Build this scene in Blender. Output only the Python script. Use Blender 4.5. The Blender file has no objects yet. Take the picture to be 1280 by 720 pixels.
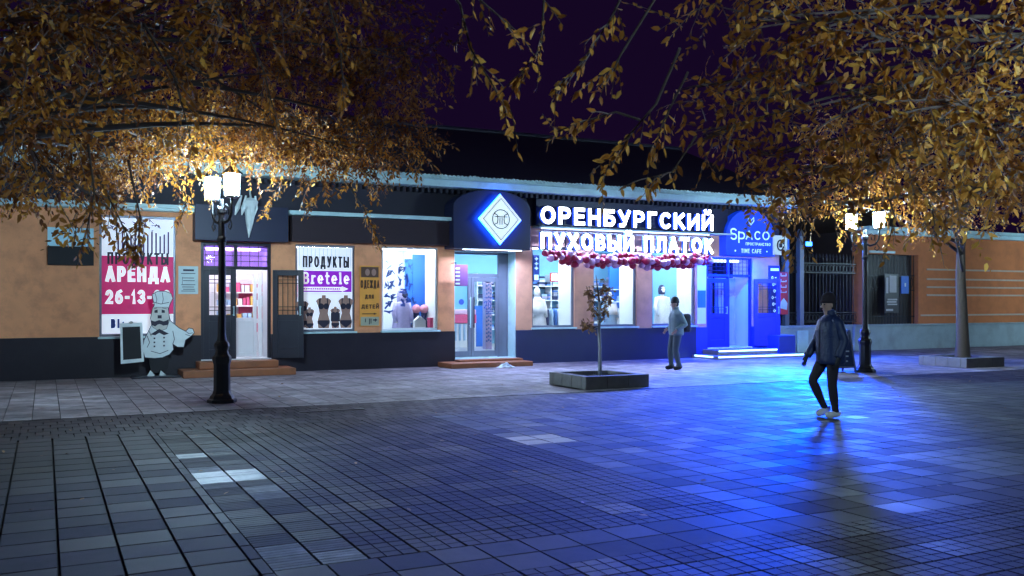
import bpy, bmesh, math, random
import numpy as np
from mathutils import Vector, Matrix

R = math.radians
rnd = random.Random(7)
scn = bpy.context.scene
COL = scn.collection

# ------------------------------------------------------------------ camera
F, TH, HCAM = 1161.0, math.atan(584 / 1161), 1.65
SN, CS = math.sin(TH), math.cos(TH)
cam = bpy.data.cameras.new("camera")
cam.sensor_width = 36
cam.lens = F / 1280 * 36
cam.shift_y = 16 / 1280
cam.clip_start = 0.05
cam.clip_end = 1500
cam.dof.use_dof = True
cam.dof.focus_distance = 19
cam.dof.aperture_fstop = 4.5
cam_o = bpy.data.objects.new("camera", cam)
COL.objects.link(cam_o)
cam_o.location = (0, 0, HCAM)
cam_o.rotation_euler = (R(90), 0, -TH)
scn.camera = cam_o

# ------------------------------------------------------------------ night sky
w = bpy.data.worlds.new("World")
scn.world = w
w.use_nodes = True
wn, wl = w.node_tree.nodes, w.node_tree.links
wn.clear()
wo = wn.new("ShaderNodeOutputWorld")
bg = wn.new("ShaderNodeBackground")
bg2 = wn.new("ShaderNodeBackground")
add = wn.new("ShaderNodeAddShader")
sky = wn.new("ShaderNodeTexSky")
sky.sky_type = 'NISHITA'
sky.sun_disc = False
sky.sun_elevation = R(-6)
sky.sun_rotation = R(200)
wl.new(sky.outputs[0], bg.inputs[0])
bg.inputs[1].default_value = 0.02
bg2.inputs[0].default_value = (0.0088, 0.0026, 0.0205, 1)      # city sky glow
bg2.inputs[1].default_value = 0.8
wl.new(bg.outputs[0], add.inputs[0])
wl.new(bg2.outputs[0], add.inputs[1])
wl.new(add.outputs[0], wo.inputs[0])

# ------------------------------------------------------------------ exposure and render
scn.view_settings.view_transform = 'Standard'
scn.view_settings.look = 'None'
scn.view_settings.exposure = 0
scn.view_settings.gamma = 1
scn.render.engine = 'CYCLES'
scn.cycles.use_denoising = True
scn.cycles.sample_clamp_indirect = 6
scn.cycles.max_bounces = 8
scn.cycles.transparent_max_bounces = 16
scn.cycles.caustics_reflective = False
scn.cycles.caustics_refractive = False

LAMP_COL = (0.52, 0.80, 1.0)
LAMP_L = 660.0
FLOOD_W = 78000.0
PORCH_W = 1100.0

# ================================================================== helpers
def mat(name, col, rough=0.6, metal=0.0, var=0.18, scale=6.0, bump=0.15, emit=None, es=0.0,
        spec=0.5, dirt=None, dirt_scale=1.2, dirt_amt=0.5, coat=0.0, trans=0.0):
    m = bpy.data.materials.new(name)
    m.use_nodes = True
    n, l = m.node_tree.nodes, m.node_tree.links
    p = n["Principled BSDF"]
    p.inputs["Roughness"].default_value = rough
    p.inputs["Metallic"].default_value = metal
    p.inputs["Specular IOR Level"].default_value = spec
    p.inputs["Coat Weight"].default_value = coat
    tc = n.new("ShaderNodeTexCoord")
    nz = n.new("ShaderNodeTexNoise")
    nz.inputs["Scale"].default_value = scale
    nz.inputs["Detail"].default_value = 6
    l.new(tc.outputs["Object"], nz.inputs["Vector"])
    mx = n.new("ShaderNodeMix"); mx.data_type = 'RGBA'
    mx.inputs["A"].default_value = (*[c * (1 - var) for c in col], 1)
    mx.inputs["B"].default_value = (*[min(1, c * (1 + var)) for c in col], 1)
    l.new(nz.outputs["Fac"], mx.inputs["Factor"])
    out = mx.outputs["Result"]
    if dirt:
        n2 = n.new("ShaderNodeTexNoise")
        n2.inputs["Scale"].default_value = dirt_scale
        n2.inputs["Detail"].default_value = 8
        n2.inputs["Roughness"].default_value = 0.65
        l.new(tc.outputs["Object"], n2.inputs["Vector"])
        rp = n.new("ShaderNodeValToRGB")
        rp.color_ramp.elements[0].position = 0.48
        rp.color_ramp.elements[1].position = 0.72
        rp.color_ramp.elements[1].color = (dirt_amt,) * 3 + (1,)
        l.new(n2.outputs["Fac"], rp.inputs[0])
        m2 = n.new("ShaderNodeMix"); m2.data_type = 'RGBA'
        l.new(rp.outputs["Color"], m2.inputs["Factor"])
        l.new(out, m2.inputs["A"])
        m2.inputs["B"].default_value = (*dirt, 1)
        out = m2.outputs["Result"]
    l.new(out, p.inputs["Base Color"])
    if bump:
        bp = n.new("ShaderNodeBump")
        bp.inputs["Strength"].default_value = bump
        bp.inputs["Distance"].default_value = 0.01
        n3 = n.new("ShaderNodeTexNoise")
        n3.inputs["Scale"].default_value = scale * 9
        n3.inputs["Detail"].default_value = 4
        l.new(tc.outputs["Object"], n3.inputs["Vector"])
        l.new(n3.outputs["Fac"], bp.inputs["Height"])
        l.new(bp.outputs[0], p.inputs["Normal"])
    if emit:
        p.inputs["Emission Color"].default_value = (*emit, 1)
        p.inputs["Emission Strength"].default_value = es
    if trans:
        tr = n.new("ShaderNodeBsdfTranslucent")
        l.new(out, tr.inputs["Color"])
        ms = n.new("ShaderNodeMixShader")
        ms.inputs[0].default_value = trans
        l.new(p.outputs[0], ms.inputs[1]); l.new(tr.outputs[0], ms.inputs[2])
        l.new(ms.outputs[0], n["Material Output"].inputs[0])
    return m

def glass_mat(name, tint=(1, 1, 1), refl=0.9):
    m = bpy.data.materials.new(name)
    m.use_nodes = True
    n, l = m.node_tree.nodes, m.node_tree.links
    n.remove(n["Principled BSDF"])
    t = n.new("ShaderNodeBsdfTransparent"); t.inputs[0].default_value = (*tint, 1)
    g = n.new("ShaderNodeBsdfGlossy"); g.inputs["Roughness"].default_value = 0.02
    f = n.new("ShaderNodeFresnel"); f.inputs[0].default_value = 1.45
    mul = n.new("ShaderNodeMath"); mul.operation = 'MULTIPLY'; mul.inputs[1].default_value = refl
    l.new(f.outputs[0], mul.inputs[0])
    ms = n.new("ShaderNodeMixShader")
    l.new(mul.outputs[0], ms.inputs[0])
    l.new(t.outputs[0], ms.inputs[1]); l.new(g.outputs[0], ms.inputs[2])
    l.new(ms.outputs[0], n["Material Output"].inputs[0])
    return m

def wpos(o):
    v = Vector((0, 0, 0))
    while o:
        v += o.location
        o = o.parent
    return v

class MB:
    """collects simple shapes in world coordinates into one mesh"""
    def __init__(s):
        s.v, s.f, s.mi = [], [], []
    def add(s, vs, fs, mi=0):
        b = len(s.v)
        s.v += [tuple(x) for x in vs]
        s.f += [tuple(i + b for i in f) for f in fs]
        s.mi += [mi] * len(fs)
        return s
    def box(s, x0, x1, y0, y1, z0, z1, mi=0, M=None):
        vs = [Vector((x, y, z)) for z in (z0, z1) for y in (y0, y1) for x in (x0, x1)]
        if M is not None: vs = [M @ v for v in vs]
        return s.add(vs, [(0, 2, 3, 1), (4, 5, 7, 6), (0, 1, 5, 4), (2, 6, 7, 3), (0, 4, 6, 2), (1, 3, 7, 5)], mi)
    def prism(s, poly, y0, y1, mi=0, M=None):
        """poly: (x, z) counter-clockwise seen from -y"""
        n = len(poly)
        vs = [Vector((x, y0, z)) for x, z in poly] + [Vector((x, y1, z)) for x, z in poly]
        if M is not None: vs = [M @ v for v in vs]
        fs = [tuple(range(n)), tuple(range(2 * n - 1, n - 1, -1))]
        fs += [(i, i + n, (i + 1) % n + n, (i + 1) % n) for i in range(n)]
        return s.add(vs, fs, mi)
    def prismz(s, poly, z0, z1, mi=0, top=1.0, M=None):
        n = len(poly)
        cx = sum(p[0] for p in poly) / n; cy = sum(p[1] for p in poly) / n
        vs = [Vector((x, y, z0)) for x, y in poly] + [Vector((cx + (x - cx) * top, cy + (y - cy) * top, z1)) for x, y in poly]
        if M is not None: vs = [M @ v for v in vs]
        fs = [tuple(range(n - 1, -1, -1)), tuple(range(n, 2 * n))]
        fs += [(i, (i + 1) % n, (i + 1) % n + n, i + n) for i in range(n)]
        return s.add(vs, fs, mi)
    def tube(s, pts, rad, n=8, mi=0, caps=True):
        pts = [Vector(p) for p in pts]
        if not isinstance(rad, (list, tuple)): rad = [rad] * len(pts)
        rings = []
        up = None
        for i, p in enumerate(pts):
            t = (pts[min(i + 1, len(pts) - 1)] - pts[max(i - 1, 0)])
            if t.length < 1e-9: t = Vector((0, 0, 1))
            t.normalize()
            if up is None:
                up = Vector((0, 0, 1)) if abs(t.z) < 0.9 else Vector((1, 0, 0))
            a = t.cross(up)
            if a.length < 1e-6: a = t.cross(Vector((0, 1, 0)))
            a.normalize(); b = a.cross(t).normalized(); up = b
            rings.append([p + (a * math.cos(2 * math.pi * k / n) + b * math.sin(2 * math.pi * k / n)) * rad[i] for k in range(n)])
        vs = [v for r in rings for v in r]
        fs = []
        for i in range(len(pts) - 1):
            for k in range(n):
                k2 = (k + 1) % n
                fs.append((i * n + k, i * n + k2, (i + 1) * n + k2, (i + 1) * n + k))
        if caps:
            fs.append(tuple(range(n - 1, -1, -1)))
            o = (len(pts) - 1) * n
            fs.append(tuple(range(o, o + n)))
        return s.add(vs, fs, mi)
    def lathe(s, prof, c, n=16, mi=0, sx=1.0, sy=1.0):
        vs, fs = [], []
        for r, z in prof:
            for k in range(n):
                a = 2 * math.pi * (k + 0.5) / n
                vs.append((c[0] + r * math.cos(a) * sx, c[1] + r * math.sin(a) * sy, c[2] + z))
        for i in range(len(prof) - 1):
            for k in range(n):
                k2 = (k + 1) % n
                fs.append((i * n + k, i * n + k2, (i + 1) * n + k2, (i + 1) * n + k))
        fs.append(tuple(range(n - 1, -1, -1)))
        o = (len(prof) - 1) * n
        fs.append(tuple(range(o, o + n)))
        return s.add(vs, fs, mi)
    def ball(s, c, r, n=12, m=8, mi=0, sx=1, sy=1, sz=1):
        prof = [(max(1e-4, r * math.sin(math.pi * i / m)), -r * math.cos(math.pi * i / m) * sz) for i in range(m + 1)]
        return s.lathe(prof, c, n, mi, sx, sy)
    def build(s, name, mats, parent=None, smooth=False, bevel=0.0, seg=2):
        off = wpos(parent) if parent else Vector((0, 0, 0))
        me = bpy.data.meshes.new(name)
        me.from_pydata([tuple(Vector(v) - off) for v in s.v], [], s.f)
        if not isinstance(mats, (list, tuple)): mats = [mats]
        for m in mats: me.materials.append(m)
        if len(mats) > 1: me.polygons.foreach_set("material_index", s.mi)
        if smooth: me.polygons.foreach_set("use_smooth", [True] * len(me.polygons))
        me.update()
        o = bpy.data.objects.new(name, me)
        COL.objects.link(o)
        if parent: o.parent = parent
        if bevel:
            b = o.modifiers.new("bevel", 'BEVEL'); b.width = bevel; b.segments = seg; b.limit_method = 'ANGLE'
        return o

def tag(o, label=None, cat=None, group=None, kind=None):
    if label: o["label"] = label
    if cat: o["category"] = cat
    if group: o["group"] = group
    if kind: o["kind"] = kind
    return o

def thing(name, label, cat, loc=(0, 0, 0), group=None):
    o = bpy.data.objects.new(name, None)
    o.empty_display_size = 0.2
    COL.objects.link(o)
    o.location = loc
    return tag(o, label, cat, group)

def copy_tree(o, parent=None):
    c = o.copy(); COL.objects.link(c)
    c.parent = parent
    for ch in list(o.children): copy_tree(ch, c)
    return c

def at(u, v, Y):
    a = (u - 640) / F
    d = Y / (CS - a * SN)
    return Vector((d * (SN + a * CS), Y, HCAM + (376 - v) / F * d))

def along(u, v, d):
    a = (u - 640) / F
    return Vector((d * (SN + a * CS), d * (CS - a * SN), HCAM + (376 - v) / F * d))

# ------------------------------------------------------------------ stroke lettering
def arc(cx, cy, rx, ry, a0, a1, n=10):
    return [(cx + rx * math.cos(R(a0 + (a1 - a0) * i / n)), cy + ry * math.sin(R(a0 + (a1 - a0) * i / n))) for i in range(n + 1)]

def bowl(x0, y0, y1, r=1.0):
    """right-hand bowl from (x0,y1) round to (x0,y0)"""
    m = (y0 + y1) / 2; h = (y1 - y0) / 2
    return [(0, y1), (r - 0.45, y1)] + arc(r - 0.45, m, 0.45, h, 90, -90)[1:] + [(0, y0)]

def flip(pl): return [(1 - x, y) for x, y in pl]
V1 = [(0, 0), (0, 1)]
V2 = [(1, 0), (1, 1)]
GL = {
 'О': (.74, [arc(.5, .5, .5, .5, 90, 450, 28)]),
 'Р': (.62, [V1, bowl(0, .42, 1)]),
 'Е': (.56, [[(1, 1), (0, 1), (0, 0), (1, 0)], [(0, .52), (.88, .52)]]),
 'Н': (.66, [V1, V2, [(0, .5), (1, .5)]]),
 'Б': (.62, [[(.92, 1), (0, 1), (0, .0)], bowl(0, 0, .58)]),
 'У': (.66, [[(0, 1), (.52, .36)], [(1, 1), (.5, .12), (.38, 0), (.1, 0)]]),
 'Г': (.52, [[(0, 0), (0, 1), (1, 1)]]),
 'С': (.64, [arc(.55, .5, .55, .5, 48, 312, 22)]),
 'К': (.64, [V1, [(.95, 1), (.12, .5)], [(.3, .6), (1, 0)]]),
 'И': (.68, [V1, V2, [(0, .06), (1, .94)]]),
 'Й': (.68, [V1, V2, [(0, .06), (1, .94)], arc(.5, 1.42, .26, .2, 190, 350, 8)]),
 'П': (.66, [[(0, 0), (0, 1), (1, 1), (1, 0)]]),
 'Х': (.66, [[(0, 0), (1, 1)], [(0, 1), (1, 0)]]),
 'В': (.62, [V1, bowl(0, .53, 1, .92), bowl(0, 0, .53)]),
 'Ы': (.86, [V1, [(x * .66, y) for x, y in bowl(0, 0, .58)], V2]),
 'Ь': (.60, [V1, bowl(0, 0, .58)]),
 'Л': (.68, [[(0, 0), (.14, .06), (.26, 1), (1, 1), (1, 0)]]),
 'А': (.70, [[(0, 0), (.5, 1)], [(.5, 1), (1, 0)], [(.2, .28), (.8, .28)]]),
 'Т': (.60, [[(0, 1), (1, 1)], [(.5, 0), (.5, 1)]]),
 'Д': (.78, [[(0, -.16), (0, .06), (1, .06), (1, -.16)], [(.18, .06), (.3, 1), (.82, 1), (.82, .06)]]),
 'Ж': (.92, [[(.5, 0), (.5, 1)], [(0, 1), (.44, .5)], [(0, 0), (.44, .5)], [(1, 1), (.56, .5)], [(1, 0), (.56, .5)]]),
 'Я': (.62, [V2, flip(bowl(0, .42, 1)), [(.5, .42), (0, 0)]]),
 'е': (.58, [[(0, .5), (1, .5)] + arc(.5, .5, .5, .5, 0, 300, 18)]),
 '2': (.56, [arc(.5, .68, .5, .32, 165, -30, 12) + [(0, 0), (1, 0)]]),
 '6': (.58, [arc(.5, .32, .5, .32, 90, 450, 18), [(.02, .32), (.06, .6), (.3, .88), (.8, 1)]]),
 '1': (.34, [[(.75, 0), (.75, 1), (.1, .74)]]),
 '3': (.56, [arc(.45, .74, .5, .26, 150, -80, 10), arc(.45, .26, .55, .26, 80, -150, 10)]),
 '8': (.58, [arc(.5, .76, .44, .24, 90, 450, 16), arc(.5, .27, .5, .27, 90, 450, 16)]),
 '0': (.58, [arc(.5, .5, .5, .5, 90, 450, 22)]),
 '-': (.34, [[(0, .45), (1, .45)]]),
 '%': (.7, [arc(.2, .8, .2, .2, 90, 450, 12), arc(.8, .2, .2, .2, 90, 450, 12), [(.1, 0), (.9, 1)]]),
 'S': (.58, [arc(.5, .745, .5, .255, 35, 270, 12) + arc(.5, .245, .5, .265, 90, -145, 12)[1:]]),
 'p': (.60, [[(0, -.45), (0, .8)], [(x, y * 1.0) for x, y in bowl(0, 0, .75)]]),
 'M': (.78, [V1, V2, [(0, 1), (.5, .25)], [(.5, .25), (1, 1)]]),
 'I': (.16, [[(.5, 0), (.5, 1)]]),
 'F': (.54, [[(0, 0), (0, 1), (1, 1)], [(0, .52), (.85, .52)]]),
 'N': (.68, [V1, V2, [(0, .96), (1, .04)]]),
}
GL['e'] = (.56, [[(x, y * .72) for x, y in p_] for p_ in GL['е'][1]])
GL['r'] = (.46, [[(.12, 0), (.12, .70)], [(.12, .45), (.4, .68), (1, .68)], [(-.15, 0), (.5, 0)]])
GL['t'] = (.44, [[(.4, 1), (.4, .15), (.6, 0), (1, 0)], [(0, .70), (1, .70)]])
GL['l'] = (.30, [[(.5, 0), (.5, 1), (.1, 1)], [(0, 0), (1, 0)]])
for k, s_ in (('E', 'Е'), ('A', 'А'), ('C', 'С'), ('O', 'О'), ('T', 'Т'), ('P', 'Р'), ('H', 'Н'), ('B', 'В')): GL[k] = GL[s_]

def ribbon(mb, pts, t, y, dep, P, mi=0):
    """a flat stroke of width t through the 2-D points, extruded from y to y+dep; P maps (x,z,y)->world"""
    closed = (Vector(pts[0]) - Vector(pts[-1])).length < 1e-6
    p = [Vector(q) for q in pts]
    if closed: p = p[:-1]
    n = len(p)
    L, Rr = [], []
    for i in range(n):
        a = p[(i - 1) % n] if (closed or i > 0) else None
        b = p[(i + 1) % n] if (closed or i < n - 1) else None
        d1 = (p[i] - a).normalized() if a is not None else (b - p[i]).normalized()
        d2 = (b - p[i]).normalized() if b is not None else d1
        n1, n2 = Vector((-d1.y, d1.x)), Vector((-d2.y, d2.x))
        m = n1 + n2
        m = n1 if m.length < 1e-6 else m.normalized()
        k = min(1.8, 1 / max(0.3, m.dot(n1)))
        q = p[i].copy()
        if not closed and i == 0: q = q - d2 * t * .5
        if not closed and i == n - 1: q = q + d1 * t * .5
        L.append(q + m * t * .5 * k); Rr.append(q - m * t * .5 * k)
    vs = []
    for yy in (y, y + dep):
        for a, b in zip(L, Rr):
            vs += [P(a.x, a.y, yy), P(b.x, b.y, yy)]
    fs = []
    o = 2 * n
    segs = range(n) if closed else range(n - 1)
    for i in segs:
        j = (i + 1) % n
        fs += [(2 * i, 2 * i + 1, 2 * j + 1, 2 * j), (o + 2 * i, o + 2 * j, o + 2 * j + 1, o + 2 * i + 1),
               (2 * i, 2 * j, o + 2 * j, o + 2 * i), (2 * i + 1, o + 2 * i + 1, o + 2 * j + 1, 2 * j + 1)]
    if not closed:
        e = 2 * (n - 1)
        fs += [(0, o, o + 1, 1), (e, e + 1, o + e + 1, o + e)]
    mb.add(vs, fs, mi)

def lettering(text, x0, x1, z0, h, y, dep=0.004, t=0.17, gap=0.16, P=None, each=None, mb=None, mi=0):
    """writes text between x0 and x1 on the plane y (front face), letters of height h standing on z0"""
    P = P or (lambda x, z, yy: (x, yy, z))
    tot = sum(GL[c][0] if c != ' ' else .34 for c in text) + gap * (len(text) - 1)
    sx = (x1 - x0) / tot
    mb = mb or MB()
    x = x0
    for c in text:
        if c == ' ':
            x += (.34 + gap) * sx; continue
        wd, strokes = GL[c]
        g = MB() if each else mb
        W, T = wd * sx, t * h
        for k, st in enumerate(strokes):
            pts = [(x + T / 2 + px * (W - T), z0 + T / 2 + pz * (h - T)) for px, pz in st]
            ribbon(g, pts, T, y - k * 0.0006, dep + k * 0.0006, P, mi)
        if each: each(g)
        x += (wd + gap) * sx
    return mb

# ================================================================== materials
M_ = {}
M_['plaster'] = mat('orange_plaster', (0.82, 0.35, 0.17), 0.8, scale=3, bump=0.25, dirt=(0.42, 0.17, 0.09), dirt_scale=2.6, dirt_amt=0.6)
M_['plaster_pink'] = mat('salmon_plaster', (0.66, 0.33, 0.20), 0.8, scale=3, bump=0.25, dirt=(0.2, 0.1, 0.08), dirt_scale=1.6, dirt_amt=0.4)
M_['plinth'] = mat('dark_plinth_cladding', (0.016, 0.013, 0.022), 0.42, scale=2.2, bump=0.2, dirt=(0.03, 0.026, 0.034), dirt_scale=2.5, dirt_amt=0.4)
M_['plinth_tint_faint'] = mat('faint_blue_light_tint_plinth', (0.016, 0.022, 0.085), 0.42, scale=2.2, bump=0.2, dirt=(0.02, 0.03, 0.07), dirt_scale=2.5, dirt_amt=0.4)  # dark cladding coloured bluer to carry the faint blue glow
M_['upper'] = mat('dark_upper_wall', (0.020, 0.018, 0.032), 0.7, scale=2, dirt=(0.01, 0.01, 0.015), dirt_amt=0.6)
M_['sign_dark'] = mat('dark_sign_panel', (0.010, 0.013, 0.045), 0.5, scale=1.5, bump=0.06)
M_['awning'] = mat('brown_awning_cloth', (0.024, 0.012, 0.018), 0.75, scale=5, bump=0.2)
M_['roof'] = mat('roof_sheet', (0.030, 0.028, 0.055), 0.55, scale=1.2, bump=0.1, dirt=(0.03, 0.025, 0.03), dirt_amt=0.6)
M_['fascia'] = mat('pale_metal_fascia', (0.48, 0.68, 0.70), 0.45, scale=2.5, bump=0.1, dirt=(0.25, 0.33, 0.34), dirt_scale=2.0, dirt_amt=0.5)
M_['frame_dark'] = mat('dark_door_paint', (0.020, 0.020, 0.034), 0.4, scale=4, bump=0.1)
M_['frame_grey'] = mat('grey_aluminium', (0.17, 0.19, 0.24), 0.4, metal=0.3, scale=3, bump=0.03)
M_['frame_white'] = mat('white_frame', (0.75, 0.76, 0.78), 0.4, scale=3, bump=0.02, var=.05)
M_['white_wall'] = mat('white_interior_paint', (0.78, 0.80, 0.82), 0.7, scale=2, bump=0.03, var=.05)
M_['cyan_wall'] = mat('pale_cyan_interior_paint', (0.20, 0.46, 0.66), 0.7, scale=2, bump=0.03, var=.05)
M_['pink_wall'] = mat('pink_interior_paint', (0.62, 0.36, 0.46), 0.7, scale=2, bump=0.03, var=.05)
M_['blue_wall'] = mat('bright_blue_panel', (0.03, 0.16, 0.62), 0.5, scale=2, bump=0.02, var=.05)
M_['floor_in'] = mat('shop_floor', (0.35, 0.34, 0.36), 0.35, scale=2, bump=0.02)
M_['reveal'] = mat('white_reveal', (0.82, 0.84, 0.86), 0.6, scale=2, bump=0.02, var=.04)
M_['ceil_lamp'] = mat('ceiling_lamp_lit', (0.9, 0.9, 0.9), 0.5, bump=0, emit=(0.62, 0.84, 1.0), es=30.0)
M_['ceil_lamp_p'] = mat('violet_ceiling_lamp_lit', (0.9, 0.9, 0.9), 0.5, bump=0, emit=(0.86, 0.80, 1.0), es=28.0)
M_['strip_soft'] = mat('lit_batten_strip', (0.9, 0.9, 0.9), 0.5, bump=0, emit=(0.55, 0.72, 1.0), es=3.0)
M_['ceil_lamp_b'] = mat('blue_ceiling_lamp_lit', (0.9, 0.9, 0.9), 0.5, bump=0, emit=(0.26, 0.32, 1.0), es=8.0)
M_['strip'] = mat('window_light_strip_lit', (0.9, 0.9, 0.9), 0.5, bump=0, emit=(0.74, 0.86, 1.0), es=230.0)
M_['glass'] = glass_mat('window_glass')
M_['glass_v'] = glass_mat('violet_window_glass', (0.55, 0.42, 0.78))
M_['step'] = mat('terracotta_step_tile', (0.30, 0.105, 0.045), 0.5, scale=5, bump=0.15, dirt=(0.12, 0.06, 0.04), dirt_scale=3)
M_['concrete'] = mat('concrete', (0.20, 0.19, 0.19), 0.8, scale=5, bump=0.35, dirt=(0.09, 0.08, 0.08), dirt_scale=3)
M_['teal_wall'] = mat('pale_teal_wall_paint', (0.34, 0.42, 0.44), 0.75, scale=3, bump=0.25, dirt=(0.2, 0.2, 0.2), dirt_scale=1.8)
M_['plaster_red'] = mat('red_orange_plaster', (0.60, 0.19, 0.065), 0.8, scale=3, bump=0.25, dirt=(0.3, 0.1, 0.05), dirt_scale=1.6, dirt_amt=0.45)
M_['frame_light_tint'] = mat('blue_light_tint_door', (0.016, 0.028, 0.22), 0.4, scale=4, bump=0.1)  # dark frame and leaves coloured blue for the porch light on them
M_['plinth_tint'] = mat('blue_light_tint_plinth', (0.02, 0.04, 0.30), 0.5, scale=3, bump=0.15)  # plinth by the cafe steps, blue light put into its colour
M_['inner_door_light_tint'] = mat('blue_light_tint_inner_door', (0.34, 0.36, 0.74), 0.45, scale=3, bump=0.05)  # white inner door tinted with the blue light falling on it
M_['iron'] = mat('black_cast_iron', (0.016, 0.016, 0.020), 0.38, metal=0.25, scale=8, bump=0.2)
M_['soil'] = mat('dark_soil', (0.035, 0.028, 0.022), 0.95, scale=20, bump=0.9)
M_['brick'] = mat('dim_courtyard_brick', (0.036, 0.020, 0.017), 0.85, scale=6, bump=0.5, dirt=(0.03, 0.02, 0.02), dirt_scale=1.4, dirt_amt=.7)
M_['white_letter'] = mat('lit_white_letter', (0.9, 0.9, 0.9), 0.4, bump=0, emit=(0.88, 0.94, 1.0), es=10.0)
M_['diamond'] = mat('lit_pale_diamond_face', (0.7, 0.8, 0.85), 0.4, bump=0, emit=(0.70, 0.84, 0.90), es=0.8)
M_['blue_halo'] = mat('lit_blue_edge', (0.1, 0.2, 0.9), 0.4, bump=0, emit=(0.01, 0.10, 1.0), es=30.0)
M_['letter_side'] = mat('blue_letter_side', (0.05, 0.1, 0.4), 0.4, bump=0, emit=(0.02, 0.10, 1.0), es=1.2)
M_['led'] = mat('lit_white_blue_strip', (0.8, 0.9, 1.0), 0.4, bump=0, emit=(0.20, 0.38, 1.0), es=9.0)
M_['spaco'] = mat('lit_blue_sign_face', (0.02, 0.06, 0.5), 0.5, bump=0, emit=(0.0, 0.06, 1.0), es=0.42)
M_['spaco_text'] = mat('lit_pale_blue_lettering', (0.6, 0.8, 1.0), 0.5, bump=0, emit=(0.40, 0.72, 1.0), es=0.9)
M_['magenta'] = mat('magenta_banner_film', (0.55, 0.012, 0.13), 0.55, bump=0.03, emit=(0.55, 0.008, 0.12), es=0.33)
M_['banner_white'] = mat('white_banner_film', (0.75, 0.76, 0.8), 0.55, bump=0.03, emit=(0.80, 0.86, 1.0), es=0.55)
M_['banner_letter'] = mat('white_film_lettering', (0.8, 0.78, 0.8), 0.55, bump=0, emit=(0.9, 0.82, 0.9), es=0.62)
M_['ink'] = mat('dark_printed_ink', (0.020, 0.018, 0.04), 0.6, bump=0)
M_['ink_purple'] = mat('violet_printed_ink', (0.09, 0.05, 0.16), 0.6, bump=0)
M_['ink_blue'] = mat('blue_printed_ink', (0.02, 0.06, 0.30), 0.6, bump=0)
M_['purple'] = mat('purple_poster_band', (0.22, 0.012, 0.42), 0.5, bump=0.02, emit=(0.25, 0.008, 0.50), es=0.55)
M_['notice'] = mat('pale_notice_paper', (0.55, 0.66, 0.66), 0.6, bump=0.03)
M_['orange_sign'] = mat('orange_sign_face', (0.86, 0.37, 0.06), 0.5, bump=0.05)
M_['skin_print'] = mat('printed_skin_tone', (0.40, 0.23, 0.18), 0.6, bump=0)
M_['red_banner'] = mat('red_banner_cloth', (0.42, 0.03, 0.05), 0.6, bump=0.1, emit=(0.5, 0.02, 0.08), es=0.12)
M_['board'] = mat('blackboard', (0.012, 0.012, 0.016), 0.7, bump=0.05)
M_['chef_white'] = mat('painted_white_board', (0.76, 0.82, 0.82), 0.5, bump=0.05)
M_['chef_skin'] = mat('painted_pale_face', (0.62, 0.60, 0.56), 0.5, bump=0.05)
M_['balloon_red'] = mat('crimson_balloon_latex', (0.36, 0.010, 0.055), 0.28, bump=0, var=.1, trans=.12)
M_['balloon_white'] = mat('pink_lilac_balloon_latex', (0.58, 0.28, 0.50), 0.28, bump=0, var=.1, trans=.12)
M_['bark_pale'] = mat('whitewashed_bark', (0.42, 0.42, 0.42), 0.8, scale=14, bump=0.5)
M_['bark'] = mat('tree_bark', (0.085, 0.060, 0.045), 0.9, scale=12, bump=0.8)
M_['twig'] = mat('pale_twig_bark', (0.19, 0.14, 0.12), 0.8, scale=12, bump=0.3)
M_['lantern'] = mat('lit_lantern_glass', (0.9, 0.95, 1.0), 0.4, bump=0, emit=LAMP_COL, es=LAMP_L)

def leaf_mat(name, dark, mid, light, trans=0.35, spec=.4):
    m = bpy.data.materials.new(name)
    m.use_nodes = True
    n, l = m.node_tree.nodes, m.node_tree.links
    p = n["Principled BSDF"]
    p.inputs["Roughness"].default_value = 0.5
    p.inputs["Specular IOR Level"].default_value = spec
    a = n.new("ShaderNodeAttribute"); a.attribute_name = "tint"
    rp = n.new("ShaderNodeValToRGB")
    e = rp.color_ramp.elements
    e[0].color = (*dark, 1); e[1].color = (*light, 1)
    e.new(0.5).color = (*mid, 1)
    l.new(a.outputs["Fac"], rp.inputs[0])
    l.new(rp.outputs[0], p.inputs["Base Color"])
    tr = n.new("ShaderNodeBsdfTranslucent")
    l.new(rp.outputs[0], tr.inputs[0])
    ms = n.new("ShaderNodeMixShader"); ms.inputs[0].default_value = trans
    l.new(p.outputs[0], ms.inputs[1]); l.new(tr.outputs[0], ms.inputs[2])
    l.new(ms.outputs[0], n["Material Output"].inputs[0])
    return m
M_['leaf'] = leaf_mat('autumn_leaf', (0.16, 0.050, 0.015), (0.60, 0.235, 0.030), (0.88, 0.48, 0.085))
M_['leaf_dry'] = leaf_mat('dry_brown_leaf', (0.15, 0.068, 0.03), (0.31, 0.15, 0.05), (0.48, 0.26, 0.09))

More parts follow.
